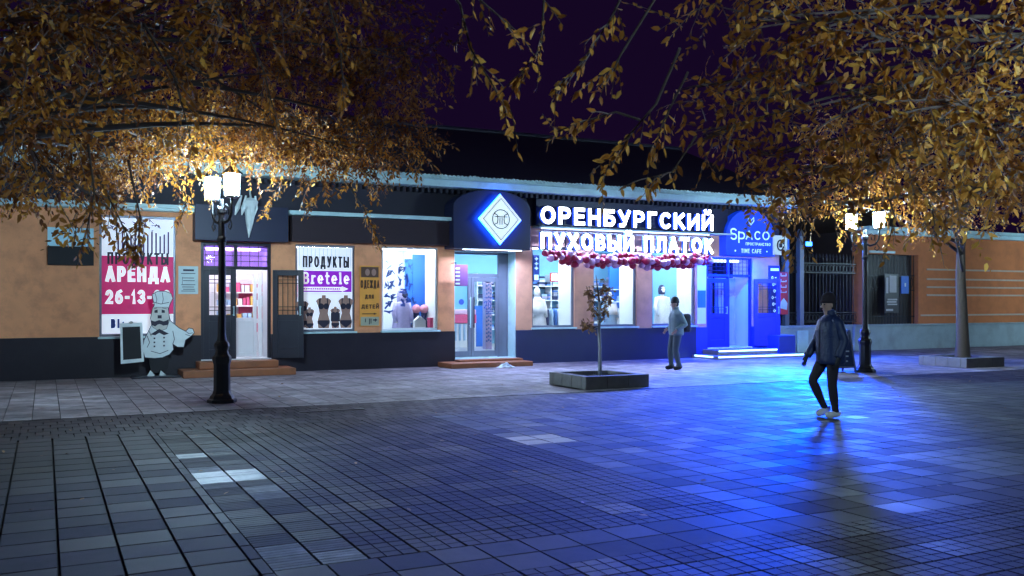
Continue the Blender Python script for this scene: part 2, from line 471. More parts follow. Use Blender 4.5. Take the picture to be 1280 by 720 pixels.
def paver_mat(name, c0, c1, c2, rlo=0.44, rhi=0.82):
    m = bpy.data.materials.new(name)
    m.use_nodes = True
    n, l = m.node_tree.nodes, m.node_tree.links
    p = n["Principled BSDF"]
    p.inputs["Specular IOR Level"].default_value = .38
    a = n.new("ShaderNodeAttribute"); a.attribute_name = "tile"
    sp = n.new("ShaderNodeSeparateColor")
    l.new(a.outputs["Color"], sp.inputs[0])
    rp = n.new("ShaderNodeValToRGB")
    e = rp.color_ramp.elements
    e[0].color = (*c0, 1); e[1].color = (*c2, 1); e.new(0.5).color = (*c1, 1)
    l.new(sp.outputs[0], rp.inputs[0])
    tc = n.new("ShaderNodeTexCoord")
    nz = n.new("ShaderNodeTexNoise"); nz.inputs["Scale"].default_value = 3.0; nz.inputs["Detail"].default_value = 9; nz.inputs["Roughness"].default_value = .7
    l.new(tc.outputs["Object"], nz.inputs["Vector"])
    mr = n.new("ShaderNodeMapRange"); mr.inputs[1].default_value = .3; mr.inputs[2].default_value = .75
    mr.inputs[3].default_value = .38; mr.inputs[4].default_value = 1.55
    l.new(nz.outputs["Fac"], mr.inputs[0])
    mx = n.new("ShaderNodeMix"); mx.data_type = 'RGBA'; mx.blend_type = 'MULTIPLY'; mx.inputs["Factor"].default_value = 1
    l.new(rp.outputs[0], mx.inputs["A"]); l.new(mr.outputs[0], mx.inputs["B"])
    n8 = n.new("ShaderNodeTexNoise"); n8.inputs["Scale"].default_value = .55; n8.inputs["Detail"].default_value = 6
    l.new(tc.outputs["Object"], n8.inputs["Vector"])
    m8 = n.new("ShaderNodeMapRange"); m8.inputs[1].default_value = .35; m8.inputs[2].default_value = .7
    m8.inputs[3].default_value = .65; m8.inputs[4].default_value = 1.25
    l.new(n8.outputs["Fac"], m8.inputs[0])
    n9 = n.new("ShaderNodeTexVoronoi"); n9.inputs["Scale"].default_value = 2.1
    l.new(tc.outputs["Object"], n9.inputs["Vector"])
    m9 = n.new("ShaderNodeMapRange"); m9.inputs[1].default_value = .05; m9.inputs[2].default_value = .13
    m9.inputs[3].default_value = .55; m9.inputs[4].default_value = 1.0
    l.new(n9.outputs["Distance"], m9.inputs[0])
    mm = n.new("ShaderNodeMath"); mm.operation = 'MULTIPLY'
    l.new(m8.outputs[0], mm.inputs[0]); l.new(m9.outputs[0], mm.inputs[1])
    my = n.new("ShaderNodeMix"); my.data_type = 'RGBA'; my.blend_type = 'MULTIPLY'; my.inputs["Factor"].default_value = 1
    l.new(mx.outputs["Result"], my.inputs["A"]); l.new(mm.outputs[0], my.inputs["B"])
    l.new(my.outputs["Result"], p.inputs["Base Color"])
    r2 = n.new("ShaderNodeMapRange"); r2.inputs[3].default_value = rhi; r2.inputs[4].default_value = rlo
    l.new(sp.outputs[1], r2.inputs[0])
    n4 = n.new("ShaderNodeMath"); n4.operation = 'MULTIPLY_ADD'; n4.inputs[1].default_value = .25; n4.inputs[2].default_value = -.12
    l.new(nz.outputs["Fac"], n4.inputs[0])
    ad = n.new("ShaderNodeMath"); ad.operation = 'ADD'; ad.use_clamp = True
    l.new(r2.outputs[0], ad.inputs[0]); l.new(n4.outputs[0], ad.inputs[1])
    l.new(ad.outputs[0], p.inputs["Roughness"])
    bp = n.new("ShaderNodeBump"); bp.inputs["Strength"].default_value = .3; bp.inputs["Distance"].default_value = .004
    n5 = n.new("ShaderNodeTexNoise"); n5.inputs["Scale"].default_value = 60; n5.inputs["Detail"].default_value = 5
    l.new(tc.outputs["Object"], n5.inputs["Vector"]); l.new(n5.outputs["Fac"], bp.inputs["Height"])
    l.new(bp.outputs[0], p.inputs["Normal"])
    return m
M_['pave_a'] = paver_mat('grey_slab_stone', (.030, .019, .022), (.041, .029, .032), (.058, .045, .047))
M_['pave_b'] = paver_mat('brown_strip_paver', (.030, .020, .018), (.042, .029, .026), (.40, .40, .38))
M_['pave_c'] = paver_mat('dark_grid_paver', (.025, .014, .017), (.035, .022, .025), (.050, .036, .038))
M_['pave_d'] = paver_mat('sidewalk_slab', (.22, .18, .19), (.29, .245, .26), (.38, .335, .345))
M_['pave_e'] = paver_mat('pale_slab_stone', (.055, .050, .054), (.078, .074, .078), (.125, .122, .12))
M_['joint'] = mat('dark_sand_joint', (0.022, 0.017, 0.018), 0.95, scale=8, bump=0.4)

# ================================================================== ground and paving
g = MB()
g.add([(-300, -300, -0.02), (300, -300, -0.02), (300, 400, -0.02), (-300, 400, -0.02)], [(0, 1, 2, 3)])
tag(g.build('ground', M_['joint']), kind='structure')

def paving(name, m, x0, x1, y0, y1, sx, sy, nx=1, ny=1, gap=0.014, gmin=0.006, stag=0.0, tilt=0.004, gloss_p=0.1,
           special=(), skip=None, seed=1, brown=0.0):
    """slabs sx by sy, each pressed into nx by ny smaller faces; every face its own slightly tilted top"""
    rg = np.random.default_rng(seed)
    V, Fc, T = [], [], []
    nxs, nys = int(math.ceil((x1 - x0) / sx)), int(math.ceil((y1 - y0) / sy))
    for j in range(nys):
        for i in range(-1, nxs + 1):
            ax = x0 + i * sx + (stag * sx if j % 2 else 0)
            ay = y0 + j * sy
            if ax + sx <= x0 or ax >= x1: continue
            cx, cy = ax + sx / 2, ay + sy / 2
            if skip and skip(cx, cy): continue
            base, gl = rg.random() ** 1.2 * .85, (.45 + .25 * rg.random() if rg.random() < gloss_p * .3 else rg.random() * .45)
            for (a, b, c, d, vb, vg) in special:  # listed slabs get a lighter tone and polish as painted reflections
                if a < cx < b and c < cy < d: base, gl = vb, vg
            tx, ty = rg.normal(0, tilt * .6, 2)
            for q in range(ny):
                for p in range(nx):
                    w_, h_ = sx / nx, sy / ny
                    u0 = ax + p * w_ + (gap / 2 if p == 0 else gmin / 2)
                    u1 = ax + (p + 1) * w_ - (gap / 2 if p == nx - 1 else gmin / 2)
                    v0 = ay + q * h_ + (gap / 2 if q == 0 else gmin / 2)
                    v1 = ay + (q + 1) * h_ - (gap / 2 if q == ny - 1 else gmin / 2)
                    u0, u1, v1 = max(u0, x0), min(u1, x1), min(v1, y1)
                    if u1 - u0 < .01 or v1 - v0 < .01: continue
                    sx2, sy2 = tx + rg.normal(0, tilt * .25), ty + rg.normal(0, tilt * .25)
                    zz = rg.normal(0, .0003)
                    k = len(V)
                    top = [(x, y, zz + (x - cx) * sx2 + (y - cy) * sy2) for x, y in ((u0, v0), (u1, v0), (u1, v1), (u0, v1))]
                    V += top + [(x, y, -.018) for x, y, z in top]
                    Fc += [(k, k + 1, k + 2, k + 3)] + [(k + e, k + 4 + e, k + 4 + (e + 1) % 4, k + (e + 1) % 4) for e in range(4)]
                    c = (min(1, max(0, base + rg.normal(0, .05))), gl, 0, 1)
                    T += [c] * 5
    me = bpy.data.meshes.new(name)
    me.from_pydata(V, [], Fc)
    at_ = me.attributes.new("tile", 'FLOAT_COLOR', 'FACE')
    at_.data.foreach_set("color", np.array(T, dtype=np.float32).ravel())
    me.materials.append(m)
    me.update()
    o = bpy.data.objects.new(name, me)
    COL.objects.link(o)
    return tag(o, kind='structure')

YK = 14.43
# pavement by the shops, the gutter line, the crossing strip, then three fields of the square
paving('pavement', M_['pave_d'], -16, 46, YK + .05, 22.4, .36, .36, 1, 2, .012, .006, 0, .004, .16, seed=2,
       skip=lambda x, y: (9.0 < x < 10.3 and 14.8 < y < 16.1))
paving('paving_border', M_['pave_c'], -16, 46, 12.42, YK - .03, .17, .335, 1, 1, .010, .006, .5, .004, .1, seed=3)
glint_l = [(1.22, 1.9, 8.65, 9.25, 1.0, 1.0), (1.22, 1.55, 10.3, 10.5, .9, .95)]  # slabs lightened where the left lamp's reflection gleams
paving('slab_paving_left', M_['pave_a'], -14.0, 1.24, -8, 12.42, .361, .36, 1, 1, .020, .006, 0, .004, .05, seed=4)
paving('brown_paving', M_['pave_b'], 1.24, 1.86, 5.72, 12.42, .31, .30, 1, 5, .020, .009, 0, .004, .0, special=glint_l, seed=5)
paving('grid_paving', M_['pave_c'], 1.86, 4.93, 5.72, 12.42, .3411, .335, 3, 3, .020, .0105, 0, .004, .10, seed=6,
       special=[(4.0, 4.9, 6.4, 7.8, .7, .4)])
glint_r = [(4.9, 5.62, 9.25, 9.95, 1.0, .9), (8.2, 9.3, 5.8, 7.0, .85, .45), (9.0, 9.6, 7.4, 8.2, .8, .4), (11.2, 12, 9, 9.7, .8, .45)]  # reflection streaks painted in as lighter, glossier slabs
paving('slab_paving_right', M_['pave_e'], 4.93, 46, 5.72, 12.42, .345, .335, 1, 1, .018, .006, 0, .004, .16, special=glint_r, seed=7)
paving('border_row', M_['pave_a'], -14 + 15.24, 46, 5.05, 5.72, .335, .335, 1, 1, .015, .006, 0, .004, .1, seed=8)
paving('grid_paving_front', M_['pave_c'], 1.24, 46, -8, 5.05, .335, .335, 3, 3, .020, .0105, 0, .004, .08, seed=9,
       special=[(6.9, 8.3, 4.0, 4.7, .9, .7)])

# ================================================================== the shop building
YF = 21.7        # facade plane
YB = 22.55       # inner face of the thick front wall
bld = thing('shop_building', 'long single storey orange shop building with dark plinth and dark metal roof', 'building', (7, YF, 0))
XL, XR = -6.0, 20.06
# openings: x0, x1, z0, z1
OPEN = [(-2.7, -1.2, .9, 3.0), (1.04, 2.59, .88, 3.5), (3.12, 4.68, .0, 2.98), (5.24, 6.68, .92, 2.98), (7.35, 8.84, .92, 2.98),
        (9.28, 11.03, .0, 2.93), (11.51, 12.81, .94, 3.1), (13.41, 14.83, .94, 3.1), (15.35, 16.87, .94, 3.1), (17.28, 19.0, .0, 2.93)]
wm = MB()
xs = [XL] + [v for o in OPEN for v in o[:2]] + [XR]
ZT = 3.62
for i in range(0, len(xs), 2):
    a, b = xs[i], xs[i + 1]
    mi = 0 if a < 9.2 else 1
    wm.box(a, b, YF, YB, .88, ZT, mi)
    MB().box(a, b, YF - .05, YB, 0, .879).build('plinth', M_['plinth'] if a < 10.5 else M_['plinth_tint_faint'] if a < 16 else M_['plinth_tint'], bld)
for (a, b, c, d) in OPEN:
    mi = 0 if a < 9.2 else 1
    wm.box(a, b, YF, YB, d, ZT, mi)
    if c > .5:
        MB().box(a, b, YF - .049, YB, 0, c - .046).build('plinth', M_['plinth'] if a < 10.5 else M_['plinth_tint_faint'] if a < 16 else M_['plinth_tint'], bld)
wall = wm.build('wall', [M_['plaster'], M_['plaster_pink']], bld)
MB().box(XL, XR, YF, YB, ZT, 4.5).build('upper_wall', M_['upper'], bld)
sh = MB()
sh.box(XL, XL + .3, YB, 32, 0, 4.5).box(XR - .3, XR, YB, 32, 0, 4.5).box(XL, XR, 32, 32.3, 0, 4.5)
sh.prism([(0, 0)] * 0 or [(XL, 4.5), (XL + .3, 4.5), (XL + .3, 4.6), (XL, 4.6)], 22, 32)
# gable triangles at both ends
for gx in (XL, XR - .3):
    sh.add([(gx, YF, 4.5), (gx, 32.3, 4.5), (gx, 27, 6.95), (gx + .3, YF, 4.5), (gx + .3, 32.3, 4.5), (gx + .3, 27, 6.95)],
           [(0, 2, 1), (3, 4, 5), (0, 1, 4, 3), (1, 2, 5, 4), (2, 0, 3, 5)])
sh.build('rear_wall', M_['upper'], bld)
# roof with standing seams
rf = MB()
def roofpt(t, x): return (x, 21.14 + t * (27 - 21.14), 4.74 + t * (7.06 - 4.74))
x0r, x1r = XL - .2, XR + .25
rf.add([roofpt(0, x0r), roofpt(0, x1r), roofpt(1, x1r), roofpt(1, x0r), (x1r, 32.8, 4.74), (x0r, 32.8, 4.74)], [(0, 1, 2, 3), (3, 2, 4, 5)])
roof = rf.build('roof', M_['roof'], bld)
rc = MB(); rc.tube([(x0r, 27, 7.09), (x1r, 27, 7.09)], .07, 6); rc.build('ridge_cap', M_['roof'], roof)
# eave: soffit, fascia board and a scalloped sheet edge above it
ev = MB()
ev.box(x0r, x1r, 21.16, YF - .002, 4.46, 4.50)
ev.box(x0r, x1r, 21.12, 21.158, 4.46, 4.62)
ev.build('eave_board', M_['fascia'], bld, bevel=.006)
gu = MB()
n = int((x1r - x0r) / .11)
for i in range(n):
    a = x0r + i * .11
    hgt = .10 + .02 * rnd.random()
    gu.add([(a, 21.10, 4.625), (a + .108, 21.10, 4.625), (a + .108, 21.14, 4.625 + hgt), (a + .054, 21.13, 4.65 + hgt), (a, 21.14, 4.625 + hgt),
            (a, 21.30, 4.625), (a + .108, 21.30, 4.625), (a + .108, 21.30, 4.625 + hgt), (a, 21.30, 4.625 + hgt)],
           [(0, 1, 2, 3, 4), (4, 3, 2, 7, 8), (0, 5, 6, 1), (0, 4, 8, 5), (1, 6, 7, 2)])
gu.build('eave_edge', M_['fascia'], bld)
dt = MB()                      # small dentils under the eave
x = x0r + .1
while x < x1r:
    dt.box(x, x + .07, 21.45, YF - .002, 4.34, 4.455); x += .16
dt.build('cornice_dentil_row', M_['upper'], bld)

# rooms behind the front wall
def room(name, x0, x1, y1, zc, mw, mlamp, lamps, floor=.3):
    m = MB()
    y0 = YB
    m.add([(x0, y0, floor), (x1, y0, floor), (x1, y1, floor), (x0, y1, floor)], [(0, 1, 2, 3)], 1)
    m.add([(x0, y0, zc), (x1, y0, zc), (x1, y1, zc), (x0, y1, zc)], [(3, 2, 1, 0)], 2)
    m.add([(x0, y1, floor), (x1, y1, floor), (x1, y1, zc), (x0, y1, zc)], [(0, 1, 2, 3)], 0)
    m.add([(x0, y0, floor), (x0, y1, floor), (x0, y1, zc), (x0, y0, zc)], [(0, 1, 2, 3)], 0)
    m.add([(x1, y0, floor), (x1, y1, floor), (x1, y1, zc), (x1, y0, zc)], [(3, 2, 1, 0)], 0)
    r = m.build(name, [mw, M_['floor_in'], M_['white_wall']], bld)
    for (lx, ly, lw, ld) in lamps:
        MB().box(lx - lw / 2, lx + lw / 2, ly - ld / 2, ly + ld / 2, zc - .06, zc - .005).build('ceiling_light', mlamp, r)
    return r
room('shop_interior', -5.6, 0.6, 25, 3.3, M_['white_wall'], M_['ceil_lamp_p'], [])
room_p = room('shop_interior', .7, 6.95, 25.5, 3.55, M_['white_wall'], M_['ceil_lamp_p'], [(1.8, 24, 1.2, .4), (4.0, 24, 1.2, .4), (6.0, 24, 1.2, .4)])
room_k = room('shop_interior', 7.05, 9.1, 25.0, 3.35, M_['white_wall'], M_['ceil_lamp'], [(8.0, 24.2, 1.2, .3), (8.0, 23.2, 1.2, .3)])
room_s = room('shop_interior', 9.2, 17.1, 26.5, 3.4, M_['cyan_wall'], M_['ceil_lamp'],
              [(x, y, 1.2, .3) for x in (10.2, 12.2, 14.2, 16.2) for y in (23.4, 25.2)])
room_t = room('shop_interior', 17.2, 19.9, 24.5, 3.3, M_['white_wall'], M_['ceil_lamp_b'], [(18.2, 23.6, 1.0, .3)])

def window(x0, x1, z0, z1, mframe, mull=(), transom=None, lit=True, glass='glass', fw=.055):
    fr = MB()
    y0, y1 = YF + .05, YF + .12
    fr.box(x0, x0 + fw, y0, y1, z0, z1).box(x1 - fw, x1, y0, y1, z0, z1)
    fr.box(x0 + fw, x1 - fw, y0, y1, z0, z0 + fw).box(x0 + fw, x1 - fw, y0, y1, z1 - fw, z1)
    for mx in mull: fr.box(mx - .025, mx + .025, y0 + .004, y1 - .004, z0 + fw, z1 - fw)
    if transom: fr.box(x0 + fw, x1 - fw, y0 + .004, y1 - .004, transom - .02, transom + .02)
    f = fr.build('window', mframe, bld, bevel=.006)
    MB().box(x0 + fw, x1 - fw, YF + .082, YF + .090, z0 + fw, z1 - fw).build('pane', M_[glass], f)
    MB().box(x0 - .03, x1 + .03, YF - .09, YF + .048, z0 - .045, z0 - .001).build('sill', M_['fascia'], f, bevel=.005)
    if lit:
        rv = MB()
        rv.box(x0 + .001, x0 + .02, y1, YB, z0, z1 - .02).box(x1 - .02, x1 - .001, y1, YB, z0, z1 - .02)
        rv.box(x0 + .02, x1 - .02, y1, YB, z0 + .001, z0 + .02).box(x0 + .02, x1 - .02, y1, YB, z1 - .021, z1 - .001)
        rv.build('reveal', M_['reveal'], f)
        MB().box(x0 + .1, x1 - .1, y1 + .12, y1 + .18, z1 - .06, z1 - .0215).build('light_strip', M_['strip'], f)
    return f
window(-2.7, -1.2, .9, 3.0, M_['frame_dark'], (-1.95,), None, False)
w_ban = window(1.04, 2.59, .88, 3.5, M_['frame_grey'], (), None, True)
w_bre = window(5.24, 6.68, .92, 2.98, M_['frame_grey'])
w_kid = window(7.35, 8.84, .92, 2.98, M_['frame_white'])
for (a, b) in ((11.51, 12.81), (13.41, 14.83), (15.35, 16.87)): window(a, b, .94, 3.1, M_['frame_grey'])

# ---- produce shop door: violet fanlight, one closed and one open dark leaf, white inner door
dz = .33
d1 = MB()
d1.box(3.12, 3.19, YF + .04, YF + .14, dz, 2.98).box(4.61, 4.68, YF + .04, YF + .14, dz, 2.98)
d1.box(3.19, 4.61, YF + .04, YF + .14, 2.91, 2.98).box(3.19, 4.61, YF + .04, YF + .14, 2.36, 2.44)
d1.box(3.85, 3.93, YF + .045, YF + .135, 2.44, 2.91)
door1 = d1.build('door_frame', M_['frame_dark'], bld, bevel=.006)
MB().box(3.19, 4.61, YF + .088, YF + .094, 2.44, 2.91).build('fanlight_pane', M_['glass_v'], door1)
gr = MB()
for k in range(8): gr.tube([(3.22 + k * .196, YF + .03, 2.44), (3.22 + k * .196, YF + .03, 2.91)], .008, 5)
for z in (2.55, 2.68, 2.8): gr.tube([(3.19, YF + .025, z), (4.61, YF + .025, z)], .008, 5)
gr.build('fanlight_grille', M_['iron'], door1)
def dark_leaf(M, wdt, paint='frame_dark'):
    """a dark panelled leaf with a barred glass light; local x from the hinge, y depth, z up"""
    m = MB()
    m.box(0, .12, 0, .05, 0, 2.03, M=M).box(wdt - .12, wdt, 0, .05, 0, 2.03, M=M)
    m.box(.12, wdt - .12, 0, .05, 0, .22, M=M).box(.12, wdt - .12, 0, .05, .86, 1.0, M=M).box(.12, wdt - .12, 0, .05, 1.9, 2.03, M=M)
    m.box(.12, wdt - .12, .012, .04, .22, .86, M=M)
    o = m.build('door', M_[paint], bld, bevel=.006)
    MB().box(.12, wdt - .12, .022, .028, 1.0, 1.9, M=M).build('pane', M_['glass'], o)
    gg = MB()
    for k in range(1, 4):
        x = .12 + (wdt - .24) * k / 4
        gg.tube([M @ Vector((x, -.008, 1.0)), M @ Vector((x, -.008, 1.9))], .009, 5)
    for z in (1.1, 1.18, 1.72, 1.8): gg.tube([M @ Vector((.12, -.012, z)), M @ Vector((wdt - .12, -.012, z))], .008, 5)
    gg.build('grille', M_['iron'], o)
    h = MB(); h.tube([M @ Vector((wdt - .06, -.05, .98)), M @ Vector((wdt - .06, -.05, 1.2))], .012, 6)
    h.box(wdt - .075, wdt - .045, -.05, 0, .99, 1.01, M=M).box(wdt - .075, wdt - .045, -.05, 0, 1.17, 1.19, M=M)
    h.build('handle', M_['fascia'], o)
    return o
dark_leaf(Matrix.Translation((3.19, YF + .05, dz)), .71)
dark_leaf(Matrix.Translation((4.70, YF - .06, dz)) @ Matrix.Rotation(R(-28), 4, 'Z'), .71)
idr = MB()                     # white inner door standing half open in the passage
Mi = Matrix.Translation((3.93, YB - .1, dz)) @ Matrix.Rotation(R(4), 4, 'Z')
idr.box(0, .08, 0, .06, 0, 2.0, M=Mi).box(.5, .58, 0, .06, 0, 2.0, M=Mi).box(.08, .5, 0, .06, 0, .1, M=Mi).box(.08, .5, 0, .06, .82, .92, M=Mi)
idr.box(.08, .5, 0, .06, 1.92, 2.0, M=Mi).box(.08, .5, .02, .045, .1, .82, M=Mi)
idr.box(.62, .70, -.02, .08, 0, 2.03, M=Mi)
ind = idr.build('inner_door', M_['frame_white'], bld, bevel=.006)
MB().box(.08, .5, .03, .036, .92, 1.92, M=Mi).build('pane', M_['glass'], ind)
pl = MB(); pl.box(3.12, 3.15, YF + .14, YB, dz, 2.9).box(4.65, 4.68, YF + .14, YB, dz, 2.9).box(3.15, 4.65, YF + .14, YB, 2.87, 2.9).box(3.12, 4.68, YF - .02, YB, .2, dz - .002)
pl.build('passage_lining', M_['reveal'], bld)
MB().box(3.3, 4.5, YB - .5, YB - .35, 2.81, 2.868).build('passage_light', M_['ceil_lamp_p'], bld)
# terracotta steps
s1 = MB()
s1.box(2.62, 5.02, 20.72, 21.645, .0, .15)
s1.box(3.0, 4.72, 21.12, 21.646, .152, .31)
s1.build('entrance_step', M_['step'], bld, bevel=.015)

# ---- glazed store door, recessed, grey aluminium
YD = YF + .42
zf = .17
d2 = MB()
X0, X1 = 9.28, 11.03
for (a, b, c, d) in ((X0, X0 + .09, zf, 2.93), (10.72, 10.80, zf, 2.93), (X1 - .06, X1, zf, 2.93), (X0 + .09, 10.72, 2.86, 2.93), (X0 + .09, 10.72, 2.27, 2.36)):
    d2.box(a, b, YD, YD + .07, c, d)
d2.box(10.80, X1 - .06, YD + .02, YD + .05, zf, 2.93)
door2 = d2.build('door_frame', M_['frame_grey'], bld, bevel=.006)
MB().box(X0 + .09, 10.72, YD + .032, YD + .038, 2.36, 2.86).build('fanlight_pane', M_['glass'], door2)
for (a, b) in ((X0 + .095, 9.93), (9.94, 10.715)):
    m = MB()
    m.box(a, a + .085, YD - .01, YD + .045, zf + .02, 2.265).box(b - .085, b, YD - .01, YD + .045, zf + .02, 2.265)
    m.box(a + .085, b - .085, YD - .01, YD + .045, zf + .02, zf + .17).box(a + .085, b - .085, YD - .01, YD + .045, 2.15, 2.265)
    lf = m.build('door', M_['frame_grey'], bld, bevel=.006)
    MB().box(a + .085, b - .085, YD + .015, YD + .021, zf + .17, 2.15).build('pane', M_['glass'], lf)
    hx = b - .045 if a < 9.5 else a + .045
    h = MB(); h.tube([(hx, YD - .075, .95), (hx, YD - .075, 1.75)], .016, 8)
    h.tube([(hx, YD - .075, 1.0), (hx, YD - .012, 1.0)], .01, 6).tube([(hx, YD - .075, 1.7), (hx, YD - .012, 1.7)], .01, 6)
    h.build('handle', M_['iron'] if a > 9.5 else M_['fascia'], lf)
rv = MB(); rv.box(X1 - .02, X1 - .001, YF + .01, YD, zf, 2.93).box(X0 + .001, X0 + .02, YF + .01, YD, zf, 2.93).box(X0 + .02, X1 - .02, YF + .01, YD, 2.905, 2.929)
rv.box(X0 + .001, X1 - .001, YF - .06, YB + .001, .02, zf)
rv.build('door_reveal', M_['fascia'], bld)
st = MB(); st.box(8.80, 11.05, 20.78, 21.645, 0, .12); st.box(9.25, 11.04, 21.3, 21.640, .121, .168)
st.build('entrance_step', M_['step'], bld, bevel=.015)

# ---- arched-sign cafe door
d3 = MB()
for (a, b, c, d) in ((17.28, 17.34, .27, 2.93), (18.10, 18.16, .27, 2.93), (18.94, 19.0, .27, 2.93), (17.34, 18.10, 2.88, 2.93), (18.16, 18.94, 2.88, 2.93),
                     (17.34, 18.10, 2.36, 2.43), (18.16, 18.94, 2.36, 2.43)):
    d3.box(a, b, YF + .03, YF + .12, c, d)
door3 = d3.build('door_frame', M_['frame_light_tint'], bld, bevel=.006)
MB().box(17.34, 18.10, YF + .07, YF + .076, 2.43, 2.88).box(18.16, 18.94, YF + .07, YF + .076, 2.43, 2.88).build('fanlight_pane', M_['glass'], door3)
gr = MB()
for k in range(12): gr.tube([(17.36 + k * .143, YF + .02, 2.43), (17.36 + k * .143, YF + .02, 2.88)], .008, 5)
for z in (2.54, 2.66, 2.78): gr.tube([(17.34, YF + .014, z), (18.94, YF + .014, z)], .008, 5)
gr.build('fanlight_grille', M_['iron'], door3)
dark_leaf(Matrix.Translation((17.345, YF + .035, .28)), .75, 'frame_light_tint')
dark_leaf(Matrix.Translation((19.02, YF - .06, .28)) @ Matrix.Rotation(R(-24), 4, 'Z'), .80, 'frame_light_tint')
m = MB(); m.box(18.17, 18.93, YB - .15, YB - .1, .28, 2.35)
idc = m.build('inner_door', M_['inner_door_light_tint'], bld, bevel=.006)
h = MB(); h.tube([(18.24, YB - .21, 1.2), (18.24, YB - .21, 1.45)], .014, 6); h.box(18.23, 18.25, YB - .21, YB - .15, 1.21, 1.24); h.build('handle', M_['iron'], idc)
pl = MB(); pl.box(17.28, 17.30, YF + .12, YB, .28, 2.9).box(18.98, 19.0, YF + .12, YB, .28, 2.9).box(17.3, 18.98, YF + .12, YB, 2.88, 2.9).box(17.28, 19.0, YF - .02, YB, .1, .278)
pl.build('passage_lining', M_['reveal'], bld)
MB().box(17.5, 18.8, YB - .5, YB - .38, 2.81, 2.878).build('passage_light', M_['ceil_lamp_b'], bld)
sc_ = MB()
sc_.box(16.72, 19.9, 20.5, 21.645, 0, .10)
sc_.box(17.1, 19.3, 20.95, 21.646, .101, .24)
stp = sc_.build('entrance_step', M_['concrete'], bld, bevel=.008)
ld = MB()
ld.box(16.74, 19.88, 20.478, 20.498, .062, .094)
ld.box(16.685, 16.715, 20.7, 21.5, .062, .094)
ld.box(17.12, 19.28, 20.928, 20.948, .198, .232)
ld.build('step_light', M_['led'], stp)
# side cheek of the cafe steps
MB().box(19.4, 20.05, 21.0, 21.645, .101, .62).build('step_cheek', M_['plinth_tint'], bld, bevel=.01)

# ---- ledges and awnings over the left shops
l = MB(); l.box(-6.0, 3.0, 21.42, YF - .002, 3.60, 3.72).box(-6, 3.0, 21.36, 21.418, 3.66, 3.74)
l.build('ledge', M_['fascia'], bld, bevel=.008)
aw = MB(); aw.box(5.08, 9.02, 21.36, YF - .002, 3.03, 3.615)
aw.build('awning_panel', M_['awning'], bld, bevel=.01)
l = MB(); l.box(4.99, 9.3, 21.22, YF - .002, 3.63, 3.72).box(9.025, 9.10, 21.28, 21.358, 3.02, 3.63)
l.build('ledge', M_['fascia'], bld, bevel=.008)
MB().box(2.94, 4.985, 21.3, YF - .002, 2.99, 3.78).build('sign_box', M_['sign_dark'], bld, bevel=.01)
MB().box(11.52, 17.9, 21.5, YF - .002, 3.64, 4.335).build('sign_board', M_['sign_dark'], bld, bevel=.01)
MB().box(11.52, 17.95, 21.3, YF - .002, 3.565, 3.61).build('ledge', M_['fascia'], bld, bevel=.006)

# ================================================================== signs on the facade
# -- big lit letters
sg = thing('shop_sign', 'large lit white letters in two rows on dark blue facade panel', 'sign', (14.65, 21.3, 3.0))
fr = MB()
for z in (3.0, 3.46, 3.66, 4.11): fr.box(11.53, 17.24, 21.40, 21.43, z, z + .025)
for k in range(9):
    xk = 11.7 + k * .67
    fr.box(xk, xk + .025, 21.432, 21.46, 2.98, 4.15)
fr.build('letter_frame', M_['iron'], sg)
def letter_part(g):
    o = g.build('letter', [M_['white_letter'], M_['letter_side']], sg)
    me = o.data
    for p_ in me.polygons:
        p_.material_index = 0 if p_.normal.y < -.9 else 1
lettering("ОРЕНБУРГСКИЙ", 11.56, 17.20, 3.665, .46, 21.30, .10, t=.205, gap=.19, each=letter_part)
lettering("ПУХОВЫЙ ПЛАТОК", 11.56, 17.20, 3.0, .44, 21.30, .10, t=.205, gap=.19, each=letter_part)

# -- arched box with the lit diamond
bx = thing('logo_sign', 'dark arched box with lit white diamond emblem above the glass store door', 'sign', (10.36, 21.4, 2.95))
poly = [(9.0, 2.95), (11.16, 2.95), (11.16, 3.98)] + arc(10.08, 3.98, 1.08, .46, 0, 180, 20)[1:]
MB().prism(poly, 21.12, YF - .003).build('sign_box', M_['sign_dark'], bx, bevel=.012)
cx, cz = at(626, 274, 20.93).x, at(626, 274, 20.93).z
def diamond(rx, rz): return [(cx, cz - rz), (cx + rx, cz), (cx, cz + rz), (cx - rx, cz)]
MB().prism(diamond(.60, .64), 20.965, 20.995).build('halo_rim', M_['blue_halo'], bx)
MB().prism(diamond(.575, .615), 20.92, 20.964).build('diamond_face', M_['diamond'], bx)
lg = MB()
P0 = lambda x, z, y: (x, y, z)
ribbon(lg, [(cx, cz - .52), (cx + .485, cz), (cx, cz + .52), (cx - .485, cz), (cx, cz - .52)], .014, 20.914, .005, P0)
ribbon(lg, arc(cx, cz, .235, .235, 0, 360, 32), .022, 20.914, .005, P0)
for s in (-1, 1):
    ribbon(lg, [(cx + s * .19, cz + .14), (cx + s * .10, cz + .10), (cx + s * .085, cz), (cx + s * .10, cz - .10), (cx + s * .19, cz - .14)], .022, 20.913, .006, P0)
    ribbon(lg, [(cx + s * .03, cz - .13), (cx + s * .03, cz + .03)], .020, 20.913, .006, P0)
ribbon(lg, [(cx - .17, cz + .06), (cx + .17, cz + .06)], .020, 20.912, .007, P0)
lg.build('emblem', M_['ink'], bx)

